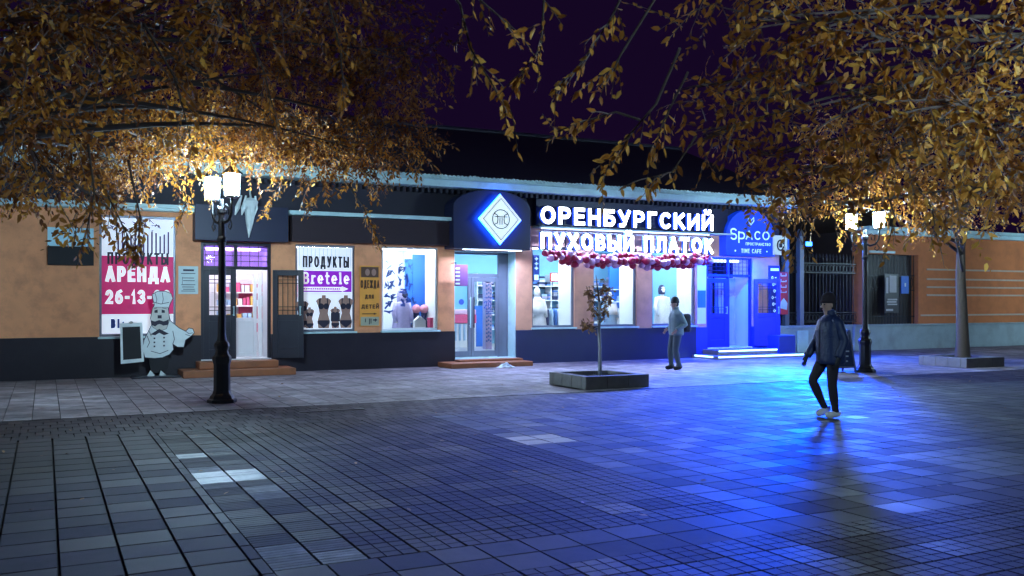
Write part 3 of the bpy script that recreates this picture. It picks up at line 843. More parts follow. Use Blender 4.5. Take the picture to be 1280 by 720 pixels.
# -- arched blue cafe sign
sp_ = thing('cafe_sign', 'blue glowing arched sign with pale lettering above the blue lit door', 'sign', (18.95, 21.4, 2.97))
poly = [(18.02, 2.98), (19.87, 2.98), (19.87, 3.55)] + arc(18.945, 3.55, .925, .80, 0, 180, 22)[1:]
MB().prism(poly, 21.38, YF - .004).build('sign_face', M_['spaco'], sp_, bevel=.01)
tx = MB()
lettering("S", 18.17, 18.42, 3.44, .34, 21.372, .006, t=.13, mb=tx)
lettering("p", 18.47, 18.72, 3.46, .28, 21.372, .006, t=.15, mb=tx)
lettering("ACO", 18.75, 19.66, 3.46, .26, 21.372, .006, t=.15, gap=.2, mb=tx)
lettering("ПРОСТРАНСТВО", 18.75, 19.70, 3.29, .085, 21.372, .006, t=.14, gap=.22, mb=tx)
lettering("TIME CAFE", 18.58, 19.34, 3.06, .125, 21.372, .006, t=.14, gap=.24, mb=tx)
for x in (18.36, 19.56): ribbon(tx, arc(x, 3.12, .014, .014, 0, 360, 8), .02, 21.372, .006, P0)
ribbon(tx, [(18.85, 4.12), (18.84, 4.02), (18.95, 3.90), (19.06, 4.02), (19.05, 4.12), (18.95, 4.02), (18.85, 4.12)], .024, 21.372, .006, P0)
tx.build('lettering', M_['spaco_text'], sp_)

# -- rental banner on the left window
bn = thing('rental_banner', 'magenta and white rental banner filling the left shop window behind the chef', 'banner', (1.8, YF, .9))
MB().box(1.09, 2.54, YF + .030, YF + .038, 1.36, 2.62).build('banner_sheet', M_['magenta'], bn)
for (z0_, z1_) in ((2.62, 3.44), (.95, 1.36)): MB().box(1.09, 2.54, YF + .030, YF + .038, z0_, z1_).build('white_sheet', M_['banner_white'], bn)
st_ = MB()
for k in range(13):
    x = 1.40 + k * .085
    st_.box(x, x + .034, YF + .024, YF + .029, 2.68, 3.12 + .05 * math.sin(k * 1.7))
for k in range(26):
    a = 1.16 + rnd.random() * 1.3; b = 3.18 + rnd.random() * .2
    ribbon(st_, [(a, b), (a + rnd.uniform(-.05, .08), b + rnd.uniform(-.05, .07)), (a + rnd.uniform(0, .1), b - rnd.uniform(-.02, .06))], .022, YF + .024 - k * .0002, .004, P0)
st_.build('printed_stripes', M_['ink_purple'], bn)
b1 = lettering("ПРОДУКТЫ", 1.20, 2.44, 2.44, .26, YF + .022, .006, t=.17, gap=.2); b1.build('lettering', M_['ink'], bn)
b2 = lettering("АРЕНДА", 1.16, 2.47, 2.06, .34, YF + .022, .006, t=.22, gap=.13)
lettering("26-13-28", 1.16, 2.48, 1.58, .31, YF + .022, .006, t=.21, gap=.13, mb=b2)
b2.build('lettering', M_['banner_letter'], bn)
b3 = lettering("В", 1.27, 1.36, 1.06, .20, YF + .022, .006, t=.25)
b3.box(1.40, 1.44, YF + .022, YF + .028, 1.06, 1.26).box(1.50, 1.53, YF + .022, YF + .028, 1.06, 1.2)
b3.build('lettering', M_['ink_blue'], bn)

# -- pale notice beside the door
nt = thing('notice_board', 'small pale notice sheet on orange wall left of the open dark door', 'notice', (2.85, YF, 1.8))
MB().box(2.64, 3.06, YF - .02, YF - .002, 1.80, 2.42).build('sheet', M_['notice'], nt, bevel=.003)
nl = MB()
nl.box(2.74, 2.97, YF - .024, YF - .021, 2.31, 2.35)
for k, z in enumerate((2.25, 2.15, 2.09, 2.0, 1.95, 1.90, 1.86)):
    a = 2.70 + .02 * (k % 3); nl.box(a, 3.0 - .015 * ((k * 2) % 3), YF - .024, YF - .021, z, z + .014)
nl.box(2.72, 2.728, YF - .024, YF - .021, 2.02, 2.18)
nl.build('print_lines', M_['ink'], nt)

# -- small sign at the far left
ls = thing('wall_sign', 'small square wall sign, pale blue above and black below, at facade far left', 'sign', (.4, YF, 2.4))
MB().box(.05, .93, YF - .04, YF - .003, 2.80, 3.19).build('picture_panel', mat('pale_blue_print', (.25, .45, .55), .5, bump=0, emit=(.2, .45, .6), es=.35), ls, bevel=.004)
MB().box(.05, .93, YF - .05, YF - .003, 2.40, 2.795).build('black_panel', M_['board'], ls, bevel=.004)
ll = MB(); ribbon(ll, arc(.72, 2.9, .07, .05, 0, 360, 12), .02, YF - .044, .004, P0); ll.box(.12, .5, YF - .044, YF - .041, 3.05, 3.08); ll.build('print', M_['ink'], ls)

# -- lingerie poster in the second window
po = thing('window_poster', 'white window poster with purple band above lingerie torsos', 'poster', (5.96, YF, .95))
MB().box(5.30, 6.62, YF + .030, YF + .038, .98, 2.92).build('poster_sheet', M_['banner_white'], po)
pr = MB()
for k in range(14):
    x = 5.34 + k * .095; pr.box(x, x + .012, YF + .026, YF + .029, 2.45 + .02 * (k % 3), 2.90)
pr.build('sheer_folds', mat('pale_grey_print', (.35, .38, .5), .6, bump=0, emit=(.4, .5, .7), es=.3), po)
lettering("ПРОДУКТЫ", 5.42, 6.54, 2.44, .27, YF + .022, .006, t=.155, gap=.22).build('lettering', M_['ink'], po)
MB().box(5.36, 6.60, YF + .024, YF + .029, 1.86, 2.36).build('purple_band', M_['purple'], po)
lettering("Bretele", 5.42, 6.54, 2.045, .285, YF + .018, .005, t=.155, gap=.2).build('lettering', M_['banner_letter'], po)
ar = MB(); ar.prism([(5.40, 1.89), (6.36, 1.89), (6.36, 1.865), (6.52, 1.935), (6.36, 2.0), (6.36, 1.98), (5.40, 1.98)], YF + .018, YF + .022)
ar.build('arrow', M_['banner_letter'], po)
al = MB()
for k in range(17): al.box(5.44 + k * .053, 5.44 + k * .053 + .036, YF + .014, YF + .0175, 1.917, 1.95)
al.build('print_line', M_['purple'], po)
def torso_print(cx, zb, s, skin_mb, ink_mb, yy):
    sil = [(-.13, 0), (.13, 0), (.155, .16), (.10, .36), (.13, .52), (.19, .66), (.13, .72), (.05, .73), (.05, .80), (-.05, .80), (-.05, .73), (-.13, .72), (-.19, .66), (-.13, .52), (-.10, .36), (-.155, .16)]
    skin_mb.prism([(cx + x * s, zb + z * s) for x, z in sil], yy, yy + .003)
    ink_mb.prism([(cx + x * s, zb + z * s) for x, z in [(-.145, .12), (0, .0), (.145, .12), (.14, .19), (-.14, .19)]], yy - .004, yy - .001)
    for q in (-1, 1):
        ink_mb.prism([(cx + (q * .065 + x) * s, zb + (.53 + z) * s) for x, z in arc(0, 0, .072, .075, 0, 360, 10)[:-1]], yy - .004, yy - .001)
        ribbon(ink_mb, [(cx + q * .10 * s, zb + .56 * s), (cx + q * .09 * s, zb + .72 * s)], .025 * s, yy - .004, .003, P0)
sk, ik = MB(), MB()
for (cx_, zb, s_, k) in ((5.92, 1.0, .98, 0), (6.46, 1.0, .98, 1), (5.58, 1.0, .62, 2), (6.20, 1.0, .64, 3), (5.40, 1.02, .85, 4)):
    torso_print(cx_, zb, s_, sk, ik, YF + .025 - k * .0014)
ik.box(6.09, 6.31, YF + .0105, YF + .0125, 1.16, 1.36)
sk.build('printed_torsos', M_['skin_print'], po); ik.build('printed_underwear', M_['ink'], po)

# -- orange children's clothing sign
og = thing('clothing_sign', 'narrow orange children clothing sign between the poster window and white window', 'sign', (7.03, YF, 1.0))
MB().box(6.79, 7.29, YF - .03, YF - .003, 1.03, 2.50).build('sign_face', M_['orange_sign'], og, bevel=.004)
pp = MB(); pp.box(6.82, 7.26, YF - .036, YF - .031, 2.22, 2.47); pp.build('photo_print', mat('brown_photo_print', (.12, .06, .04), .5, bump=0), og)
fc_ = MB()
for x in (6.98, 7.14): fc_.prism([(x + a, 2.34 + b) for a, b in arc(0, 0, .06, .085, 0, 360, 12)[:-1]], YF - .041, YF - .037)
fc_.build('printed_faces', M_['skin_print'], og)
o1 = lettering("ОДЕЖДА", 6.81, 7.28, 1.96, .19, YF - .036, .005, t=.13, gap=.2)
lettering("ДЛЯ", 6.92, 7.14, 1.70, .10, YF - .036, .005, t=.22, gap=.2, mb=o1)
lettering("ДЕТЕЙ", 6.83, 7.27, 1.46, .10, YF - .036, .005, t=.22, gap=.2, mb=o1)
o1.box(6.85, 7.20, YF - .036, YF - .031, 1.325, 1.345)
o1.prism([(7.14, 1.31), (7.22, 1.335), (7.14, 1.36)], YF - .037, YF - .0315)
o1.build('lettering', mat('brown_ink', (.07, .025, .012), .6, bump=0), og)
MB().box(6.81, 7.27, YF - .036, YF - .031, 1.05, 1.26).build('pale_panel', mat('pale_olive_print', (.40, .42, .30), .5, bump=0), og)
kd = MB()
for (x, a) in ((7.02, 0), (7.06, .02), (6.92, .05), (7.17, .06)): kd.box(x, x + .018, YF - .041, YF - .037, 1.08 + a, 1.22)
kd.box(7.12, 7.22, YF - .041, YF - .037, 1.17, 1.20); kd.build('printed_figures', M_['ink'], og)

# -- projecting sign left of the glass door
hs = thing('projecting_sign', 'small violet striped sign board at left edge of the glass store door', 'sign', (9.37, YF, 2.0))
MB().box(9.17, 9.52, 21.40, 21.44, 2.02, 2.56).build('board', mat('violet_sign_face', (.16, .06, .20), .5, bump=.03, emit=(.2, .06, .3), es=.12), hs, bevel=.004)
ss = MB()
for k in range(5): ss.box(9.18, 9.30, 21.394, 21.399, 2.06 + k * .095, 2.10 + k * .095)
ss.build('stripes', M_['notice'], hs)
br = MB(); br.tube([(9.2, 21.42, 2.6), (9.2, YF, 2.6)], .012, 6).tube([(9.2, 21.42, 2.56), (9.2, 21.42, 2.62)], .01, 6); br.build('bracket', M_['iron'], hs)
# -- opening-hours strip between glass door and first store window
hp = thing('hanging_plaque', 'dark blue narrow plaque with pale marks at first store window corner', 'sign', (11.6, YF, 2.2))
MB().box(11.56, 11.74, YF + .02, YF + .045, 2.16, 2.86).build('board', M_['ink_blue'], hp)
sp2 = MB()
for z in (2.75, 2.62, 2.50): sp2.box(11.60, 11.70, YF + .014, YF + .019, z, z + .03); sp2.box(11.635, 11.665, YF + .0135, YF + .019, z - .03, z + .06)
sp2.box(11.59, 11.71, YF + .014, YF + .019, 2.2, 2.34)
sp2.build('marks', M_['spaco_text'], hp)
# -- blue and white panel between third window and cafe door
bp_ = thing('wall_panel', 'white wall panel with blue square between last store window and blue door', 'sign', (17.07, YF, 1.0))
MB().box(16.93, 17.24, YF - .02, YF - .002, .98, 2.75).build('panel', M_['white_wall'], bp_)
MB().box(16.94, 17.23, YF - .026, YF - .021, 1.45, 1.95).build('blue_square', M_['blue_wall'], bp_)
# -- menu board right of cafe door
mbd = thing('menu_board', 'tall blue menu board with pale lettering right of the blue cafe door', 'sign', (19.95, YF, .95))
MB().box(19.62, 20.04, YF - .05, YF - .003, .98, 2.72).build('board', mat('dark_blue_board', (.01, .03, .22), .5, bump=.02, emit=(0, .03, .6), es=.25), mbd, bevel=.004)
mt = MB()
mt.box(19.67, 19.99, YF - .058, YF - .052, 2.56, 2.64)
for k in range(6):
    z = 2.40 - k * .2
    ribbon(mt, arc(19.74 + .04 * (k % 3), z - .05, .03, .04, 0, 360, 10), .02, YF - .058, .006, P0)
    mt.box(19.84, 19.90 + .035 * (k % 3), YF - .058, YF - .052, z - .06, z - .03)
mt.box(19.72, 19.94, YF - .058, YF - .052, 1.1, 1.2)
mt.build('lettering', M_['spaco_text'], mbd)

# -- pale pointed cloth pendant hanging under the lamp post head
pn = MB()
top = at(314, 248, 21.15); tip = at(311, 297, 21.15)
def pen(t): return top.lerp(tip, t)
pn.tube([pen(t) for t in (0, .08, .3, .6, .85, 1)], [.10, .17, .13, .085, .04, .006], 7)
for k in range(4): pn.tube([pen(0) + Vector((-.22 + k * .1, -.05, .05)), pen(.2) + Vector((-.30 + k * .13, -.07, -.05)), pen(.35) + Vector((-.34 + k * .14, -.06, -.08))], [.02, .06, .012], 6)
pn.tube([top + Vector((0, 0, -.02)), top + Vector((0, .12, .12)), top + Vector((0, .16, .2))], .02, 6)
o = pn.build('cloth_pendant', mat('pale_cloth', (.6, .66, .66), .8, bump=.3, scale=12))
tag(o, 'pale pointed cloth pendant hanging on dark sign box beside lit lanterns', 'pendant')

sp_.location.x -= .28
# ================================================================== balloon garland
gl = thing('balloon_garland', 'long garland of crimson and lilac balloons hanging under lit letters', 'garland', (14.7, 21.2, 2.9))
gw = MB(); gw.tube([(11.9, 21.28, 3.0), (13.3, 21.28, 2.92), (14.8, 21.28, 2.90), (16.2, 21.28, 2.90), (17.5, 21.28, 2.97)], .012, 5)
gw.build('cord', M_['ink'], gl)
bal = MB(); prof = [(0.001, -.155), (.018, -.15), (.010, -.135), (.05, -.10), (.095, -.05), (.115, .0), (.118, .035), (.105, .075), (.075, .105), (.035, .122), (.001, .127)]
nb = 0
proto = {}
for c in ('balloon_red', 'balloon_white'):
    b_ = MB(); b_.lathe(prof, (14.7, 21.2, 2.9), 14)
    proto[c] = b_.build('balloon', M_[c], gl, smooth=True)
used = set()
for i in range(31):
    for j in range(3):
        t = (i + .5 * (j % 2)) / 30.5
        x = 11.98 + t * 5.4
        sag = -.06 * math.sin(math.pi * t) + .02 * math.sin(t * 17)
        z = 2.885 + sag - j * .105 + rnd.uniform(-.03, .03)
        if j == 2 and (i < 3 or rnd.random() < .15): continue
        if i > 28 and j == 2: continue
        c = 'balloon_red' if rnd.random() < .58 else 'balloon_white'
        if c in used:
            o = proto[c].copy(); COL.objects.link(o); o.parent = gl
        else:
            o = proto[c]; used.add(c)
        o.location = (x - 14.7 + rnd.uniform(-.03, .03), (-.06 if j == 1 else .02) + rnd.uniform(-.06, .06), z - 2.9)
        o.rotation_euler = (rnd.uniform(1.2, 2.2) if j else rnd.uniform(-.6, .6), rnd.uniform(-1.2, 1.2), rnd.uniform(0, 6))
        k = rnd.uniform(.72, 1.0); o.scale = (k, k, k)
        nb += 1

gl.location.x -= .33
# ================================================================== things inside the shops
def cloth_mb(cx, cy, z0, z1, w0, w1, dp, seed, n=18):
    """hanging garment: folded skirt of cloth between shoulder and hem"""
    r_ = random.Random(seed)
    m = MB(); rows = []
    ph = r_.random() * 6
    for k, t in enumerate((0, .04, .12, .3, .6, 1)):
        wd = w0 * (1 - t) + w1 * t if t > .03 else w0 * .45
        vs = []
        for i in range(n):
            a = 2 * math.pi * i / n
            f = 1 + .10 * t * math.sin(5 * a + ph) + .05 * t * math.sin(9 * a + ph * 2)
            vs.append((cx + math.cos(a) * wd * .5 * f, cy + math.sin(a) * dp * .5 * f, z1 + (z0 - z1) * t))
        rows.append(vs)
    vs = [v for r2 in rows for v in r2]
    fs = [(i * n + k, (i + 1) * n + k, (i + 1) * n + (k + 1) % n, i * n + (k + 1) % n) for i in range(len(rows) - 1) for k in range(n)]
    m.add(vs, fs + [tuple(range(n))])
    return m
C_ = {
 'white': mat('white_wool', (.7, .72, .76), .85, bump=.4, scale=14), 'lilac': mat('lilac_cloth', (.34, .31, .52), .85, bump=.4, scale=14),
 'blue': mat('blue_cloth', (.06, .17, .46), .85, bump=.4, scale=14), 'navy': mat('navy_cloth', (.02, .03, .09), .85, bump=.4, scale=14),
 'pink': mat('pink_cloth', (.60, .09, .20), .85, bump=.4, scale=14), 'grey': mat('grey_cloth', (.25, .27, .33), .85, bump=.4, scale=14),
 'sky': mat('pale_blue_cloth', (.32, .48, .66), .85, bump=.4, scale=14), 'rose': mat('rose_fluff', (.66, .28, .36), .9, bump=.6, scale=20),
}
M_['manq'] = mat('mannequin_plastic', (.62, .60, .60), .4, bump=0)
def mannequin(cx, cy, h, zb, coat, label, hood=None, shawl=None, hair=None):
    t = thing('mannequin', label, 'mannequin', (cx, cy, zb), 'mannequins in the shop windows')
    s = h / 1.75
    b = MB()
    b.lathe([(.17, 0), (.17, .02), (.03, .03), (.025, .5)], (cx, cy, zb), 12)
    b.lathe([(.05 * s, 1.42 * s), (.052 * s, 1.50 * s), (.06 * s, 1.52 * s), (.085 * s, 1.58 * s), (.092 * s, 1.65 * s), (.08 * s, 1.72 * s), (.04 * s, 1.765 * s), (.002, 1.77 * s)], (cx, cy, zb), 14)
    b.lathe([(.14 * s, .7 * s), (.17 * s, .85 * s), (.12 * s, 1.1 * s), (.18 * s, 1.32 * s), (.16 * s, 1.40 * s), (.05 * s, 1.45 * s)], (cx, cy, zb), 14, sy=.65)
    b.tube([(cx - .19 * s, cy, zb + 1.37 * s), (cx - .25 * s, cy - .02, zb + 1.1 * s), (cx - .22 * s, cy - .12, zb + .82 * s)], [.05 * s, .042 * s, .03 * s], 8)
    b.tube([(cx + .19 * s, cy, zb + 1.37 * s), (cx + .25 * s, cy - .02, zb + 1.1 * s), (cx + .22 * s, cy - .12, zb + .82 * s)], [.05 * s, .042 * s, .03 * s], 8)
    b.build('mannequin_body', M_['manq'], t, smooth=True)
    c = cloth_mb(cx, cy, zb + .42 * s, zb + 1.44 * s, .44 * s, .62 * s, .34 * s, int(cx * 100))
    for q in (-1, 1):
        c.tube([(cx + q * .19 * s, cy, zb + 1.40 * s), (cx + q * .27 * s, cy - .02, zb + 1.1 * s), (cx + q * .245 * s, cy - .11, zb + .84 * s)], [.075 * s, .07 * s, .06 * s], 8)
    c.build('coat', coat, t, smooth=True)
    if hood:
        m = MB(); m.lathe([(.14 * s, 1.40 * s), (.15 * s, 1.5 * s), (.145 * s, 1.64 * s), (.11 * s, 1.76 * s), (.05 * s, 1.83 * s), (.002, 1.85 * s)], (cx, cy + .03, zb), 14)
        m.build('hood', hood, t, smooth=True)
        m = MB(); m.ball((cx + .05 * s, cy - .09 * s, zb + 1.64 * s), .10 * s, sy=.5); m.build('hood_opening', C_['navy'], t, smooth=True)
    if shawl:
        m = MB(); m.lathe([(.32 * s, .95 * s), (.30 * s, 1.1 * s), (.25 * s, 1.32 * s), (.12 * s, 1.47 * s), (.10 * s, 1.50 * s)], (cx, cy, zb), 16, sy=.7)
        m.build('shawl', shawl, t, smooth=True)
    if hair:
        m = MB(); m.lathe([(.10 * s, 1.50 * s), (.115 * s, 1.6 * s), (.11 * s, 1.70 * s), (.07 * s, 1.78 * s), (.002, 1.81 * s)], (cx, cy + .03 * s, zb), 14); m.build('hair', hair, t, smooth=True)
    return t
q = at(505, 412, 22.4)
mannequin(q.x - .05, 22.4, 1.52, .38, C_['lilac'], 'mannequin in long lilac hooded coat in white shop window', hood=C_['lilac'])
mannequin(at(673, 380, 22.85).x, 22.9, 1.50, .48, C_['white'], 'mannequin in white shawl in first store window beside the glass door', shawl=C_['white'], hair=C_['white'])
mannequin(at(763, 380, 22.85).x, 22.9, 1.46, .45, C_['sky'], 'mannequin in white shawl over pale blue coat behind the sapling', shawl=C_['white'], hair=C_['navy'])
mannequin(at(829, 380, 22.8).x, 22.85, 1.66, .42, C_['white'], 'mannequin in white coat with dark hair in store window nearest the blue door', hair=C_['navy'])
# clothes rails with garments
def rack(cx, cy, wdt, z, label):
    t = thing('clothes_rail', label, 'clothes rail', (cx, cy, .3), 'clothes rails in the store')
    m = MB(); m.tube([(cx - wdt / 2, cy, .3), (cx - wdt / 2, cy, z), (cx + wdt / 2, cy, z), (cx + wdt / 2, cy, .3)], .018, 6)
    m.build('rail', M_['iron'], t)
    ft = MB()
    for q_ in (-1, 1): ft.box(cx + q_ * wdt / 2 - .02, cx + q_ * wdt / 2 + .02, cy - .25, cy + .25, .305, .33)
    ft.build('foot', M_['iron'], t)
def garment(cx, cy, z, c, label, L=.8):
    g_ = cloth_mb(cx, cy, z - L, z - .05, .10, .13, .40, int(cx * 77))
    g_.tube([(cx, cy, z - .06), (cx, cy, z + .01), (cx + .01, cy + .02, z + .02)], .006, 5)
    o = g_.build('hanging_garment', c, smooth=True)
    tag(o, label, 'garment', 'garments on the clothes rails')
names = {'white': 'white', 'blue': 'blue', 'navy': 'navy', 'grey': 'grey', 'sky': 'pale blue', 'pink': 'pink', 'lilac': 'lilac'}
for (cu, Y, wdt, z, cols, where) in ((687, 23.7, 1.0, 1.45, ('navy', 'white', 'navy', 'sky', 'blue', 'white', 'grey'), 'first store window'),
                                    (776, 23.7, .8, 1.45, ('sky', 'white', 'navy', 'white', 'lilac', 'blue'), 'second store window')):
    cx_ = at(cu, 380, Y).x
    rack(cx_, Y, wdt, z, f'black clothes rail full of garments behind the {where}')
    seen = {}
    for k, c in enumerate(cols):
        seen[c] = seen.get(c, 0) + 1
        same = cols.count(c) > 1
        lab = f'{names[c]} garment on the rail behind the {where}' + (f', {"left" if seen[c] == 1 else "right"} one of two that colour' if same else '')
        garment(cx_ - wdt / 2 + wdt * (k + .6) / (len(cols) + .2), Y, z, C_[c], lab, .62 + .1 * (k % 3))
# pictures on the store's back wall
def picture(u0, v0, u1, v1, Y, mframe, mface, label, name='picture_frame', cat='picture', hang=False):
    a, b = at(u0, v0, Y), at(u1, v1, Y)
    t = thing(name, label, cat, ((a.x + b.x) / 2, Y, b.z))
    MB().box(a.x, b.x, Y - .05, Y - .005, b.z, a.z).build('frame', mframe, t, bevel=.006)
    k = .16 * (a.z - b.z)
    MB().box(a.x + k, b.x - k, Y - .056, Y - .051, b.z + k, a.z - k).build('picture_face', mface, t)
    return t
picture(667, 346, 683, 361, 26.49, M_['frame_dark'], C_['sky'], 'dark framed picture with pale blue view on store wall by glass door')
picture(689, 358, 699, 370, 26.49, M_['frame_dark'], M_['white_wall'], 'small dark framed white picture on store wall under red sign')
picture(687, 341, 697, 352, 25.0, mat('red_lacquer', (.55, .03, .03), .4, bump=0), M_['white_letter'], 'small red sale sign hanging in first store window', 'sale_sign', 'sign')
# a blue partition and shelf seen through the middle window
a, b = at(762, 320, 25.6), at(786, 410, 25.6)
t = thing('blue_partition', 'tall blue partition with shelves behind the second store window', 'partition', (a.x, 25.6, .3))
MB().box(a.x, b.x, 25.6, 25.66, .3, 3.2).build('panel', M_['blue_wall'], t)
sb = MB()
for z in (1.2, 1.6, 2.0): sb.box(a.x, b.x, 25.35, 25.598, z, z + .03)
sb.build('shelf', M_['frame_white'], t)
for k, z in enumerate((1.23, 1.63, 2.03)):
    m = MB(); cxx = a.x + .25 + .1 * k
    m.box(cxx - .14, cxx + .14, 25.38, 25.55, z, z + .10).box(cxx - .12, cxx + .12, 25.39, 25.54, z + .102, z + .18)
    tag(m.build('folded_shawls', C_[('white', 'sky', 'grey')[k]], bevel=.02), f'{("white", "pale blue", "grey")[k]} folded shawls on shelf of the blue partition', 'shawls')
a, b = at(820, 345, 25.6), at(846, 405, 25.6)
t = thing('shelf_unit', 'white shelf unit behind mannequin in the third store window', 'shelf', (a.x, 25.6, .3))
m = MB(); m.box(a.x, a.x + .03, 25.5, 25.9, .3, 2.5).box(b.x - .03, b.x, 25.5, 25.9, .3, 2.5).box(a.x + .03, b.x - .03, 25.87, 25.9, .3, 2.5)
m.build('case', M_['frame_white'], t)
m = MB()
for k in range(5): m.box(a.x + .03, b.x - .03, 25.5, 25.868, .7 + k * .42, .73 + k * .42)
m.build('shelf', M_['frame_white'], t)
for k in range(4):
    m = MB(); z = .73 + k * .42; xx = (a.x + b.x) / 2
    for r2 in range(3): m.box(xx - .3 + .02 * r2, xx + .25, 25.55, 25.8, z + r2 * .08, z + r2 * .08 + .075)
    tag(m.build('folded_clothes', C_[('lilac', 'white', 'sky', 'lilac')[k]], bevel=.02), ('lilac clothes pile on lowest board of the white shelf unit', 'white clothes pile on second board of the white shelf unit',
        'pale blue clothes pile on third board of the white shelf unit', 'lilac clothes pile on top board of the white shelf unit')[k], 'clothes')
t = thing('wall_shelving', 'long white shelving packed with folded shawls along back of the store', 'shelving', (14, 26.2, .3))
m = MB()
for z in (.75, 1.2, 1.65, 2.1): m.box(11.9, 17.05, 26.05, 26.44, z, z + .03)
for x in (11.9, 13.2, 14.5, 15.8, 17.02): m.box(x, x + .03, 26.052, 26.438, .3, 2.5)
m.build('shelf', M_['frame_white'], t)
rr2 = random.Random(4); m = MB()
for z in (.78, 1.23, 1.68, 2.13):
    x = 11.95
    while x < 16.95:
        w2 = rr2.uniform(.10, .26); nst = rr2.randint(2, 5)
        for q in range(nst): m.box(x, x + w2 * .9, 26.07, 26.35, z + .001 + q * .062, z + q * .062 + .056, rr2.randrange(6))
        x += w2 + rr2.uniform(.01, .06)
o = m.build('folded_stock', [C_['white'], C_['sky'], C_['navy'], C_['grey'], C_['blue'], C_['lilac']], t); o['kind'] = 'stuff'
# behind the glass door: counter with pink stock, tall patterned column, blue stand
a = at(580, 400, 24.6)
t = thing('shop_counter', 'pale counter with pink and striped front seen through glass door', 'counter', (a.x, 24.6, .3))
MB().box(a.x - .45, a.x + .4, 24.6, 25.1, 1.0, 1.25).build('counter_top', C_['pink'], t, bevel=.02)
MB().box(a.x - .45, a.x + .4, 24.62, 25.08, 1.252, 1.4).build('stock_row', mat('pale_pink', (.7, .45, .6), .6, bump=.1), t, bevel=.03)
MB().box(a.x - .45, a.x + .4, 24.65, 25.05, .3, .998).build('counter_body', M_['frame_white'], t)
m = MB()
for k in range(6): m.box(a.x - .42 + k * .14, a.x - .36 + k * .14, 24.63, 24.648, .5, .98)
m.build('counter_stripe', C_['sky'], t)
a = at(609, 400, 23.6)
t = thing('patterned_column', 'lilac patterned display column behind right leaf of glass door', 'column', (a.x, 23.6, .3))
MB().box(a.x - .10, a.x + .10, 23.5, 23.7, .3, 2.15).build('shaft', mat('lilac_column', (.45, .38, .62), .6, bump=.1), t, bevel=.01)
m = MB()
for k in range(15):
    for r2 in range(3): m.box(a.x - .08 + r2 * .06, a.x - .04 + r2 * .06, 23.494, 23.499, .5 + k * .11 + .03 * (r2 % 2), .55 + k * .11 + .03 * (r2 % 2))
m.build('pattern_dots', C_['blue'], t)
m = MB(); m.ball((a.x, 23.6, 2.24), .09); m.build('finial', C_['navy'], t, smooth=True)
a = at(600, 400, 24.9)
MB_ = MB(); MB_.box(a.x - .22, a.x + .12, 24.9, 25.0, .3, 1.5); MB_.box(a.x - .18, a.x + .08, 24.885, 24.899, .7, 1.3)
tag(MB_.build('blue_stand', M_['blue_wall'], bevel=.01), 'blue advertising stand inside store behind glass door handle', 'stand')
# sale figures on the right leaf of the glass door, and a blue dot on the left leaf
m = lettering("20", 10.30, 10.52, 1.45, .19, YD + .006, .004, t=.12, gap=.2)
m.box(10.32, 10.6, YD + .006, YD + .01, 1.72, 1.74).box(10.36, 10.58, YD + .006, YD + .01, 1.36, 1.38).box(10.36, 10.6, YD + .006, YD + .01, 1.30, 1.315)
tag(m.build('door_sticker', M_['ink_blue']), 'dark blue number sticker on right leaf of glass store door', 'sticker')
m = MB(); m.prism([(9.66 + x, 1.62 + z) for x, z in arc(0, 0, .075, .075, 0, 360, 18)[:-1]], YD + .006, YD + .01)
tag(m.build('door_sticker', M_['ink_blue']), 'round blue sticker on left leaf of glass store door', 'sticker')

# kids' window: brushed lettering on the glass, blue panel, pompoms and boxes
m = MB(); rk = random.Random(5)
def brush(mb, pts, t, k):
    ribbon(mb, pts, t, YF + .074 - k * .0003, .003, P0)
k = 0
for (x, z, w_, h_) in ((7.6, 2.3, .2, .2), (7.9, 2.42, .2, .15), (7.5, 2.05, .14, .2), (7.95, 1.9, .2, .1), (7.7, 1.75, .2, .12), (7.9, 1.6, .16, .16), (7.62, 2.02, .16, .30), (7.82, 2.12, .16, .32), (8.0, 2.14, .14, .34), (8.14, 2.02, .12, .26), (7.5, 1.82, .16, .14), (7.56, 1.56, .18, .22), (8.06, 1.66, .12, .2), (8.2, 1.66, .12, .2), (7.56, 1.38, .22, .06)):
    for r2 in range(3):
        p0 = (x + rk.uniform(-.5, .5) * w_, z + rk.uniform(-.5, .5) * h_)
        p1 = (x + rk.uniform(-.5, .5) * w_, z + rk.uniform(-.5, .5) * h_)
        p2 = (x + rk.uniform(-.5, .5) * w_, z + rk.uniform(-.5, .5) * h_)
        brush(m, [p0, p1, p2], rk.uniform(.025, .05), k); k += 1
for i in range(12):
    x, z = 7.5 + rk.random() * .7, 2.3 + rk.random() * .35
    brush(m, [(x, z), (x + rk.uniform(-.1, .1), z + rk.uniform(-.1, .1))], .022, k); k += 1
tag(m.build('window_decal', M_['ink_blue']), 'dark brushed graffiti style decal on glass of lilac coat window', 'decal')
a, b = at(516, 318, 22.9), at(533, 385, 22.9)
m = MB(); m.box(a.x, b.x, 22.9, 22.95, .31, a.z); m.box(a.x - .2, a.x + .01, 22.952, 22.99, .31, a.z - .12)
tag(m.build('blue_partition', M_['blue_wall'], bevel=.01), 'bright blue stepped partition behind the lilac coat mannequin', 'partition')
a = at(519, 398, 22.5)
t = thing('display_head', 'dark display bust with pink fluffy hat, left of the two pink hats', 'bust', (a.x, 22.45, .95), 'busts with pink hats')
m = MB(); m.lathe([(.10, 0), (.12, .06), (.09, .18), (.05, .24), (.07, .3), (.08, .38), (.05, .44)], (a.x, 22.45, .95), 12); m.build('bust', C_['navy'], t, smooth=True)
m = MB(); m.ball((a.x, 22.42, 1.44), .115); m.build('hat', C_['rose'], t, smooth=True)
t2 = copy_tree(t); t2.location.x += .21; t2.location.y -= .02
t2['label'] = 'dark display bust with pink fluffy hat, right of the two pink hats'
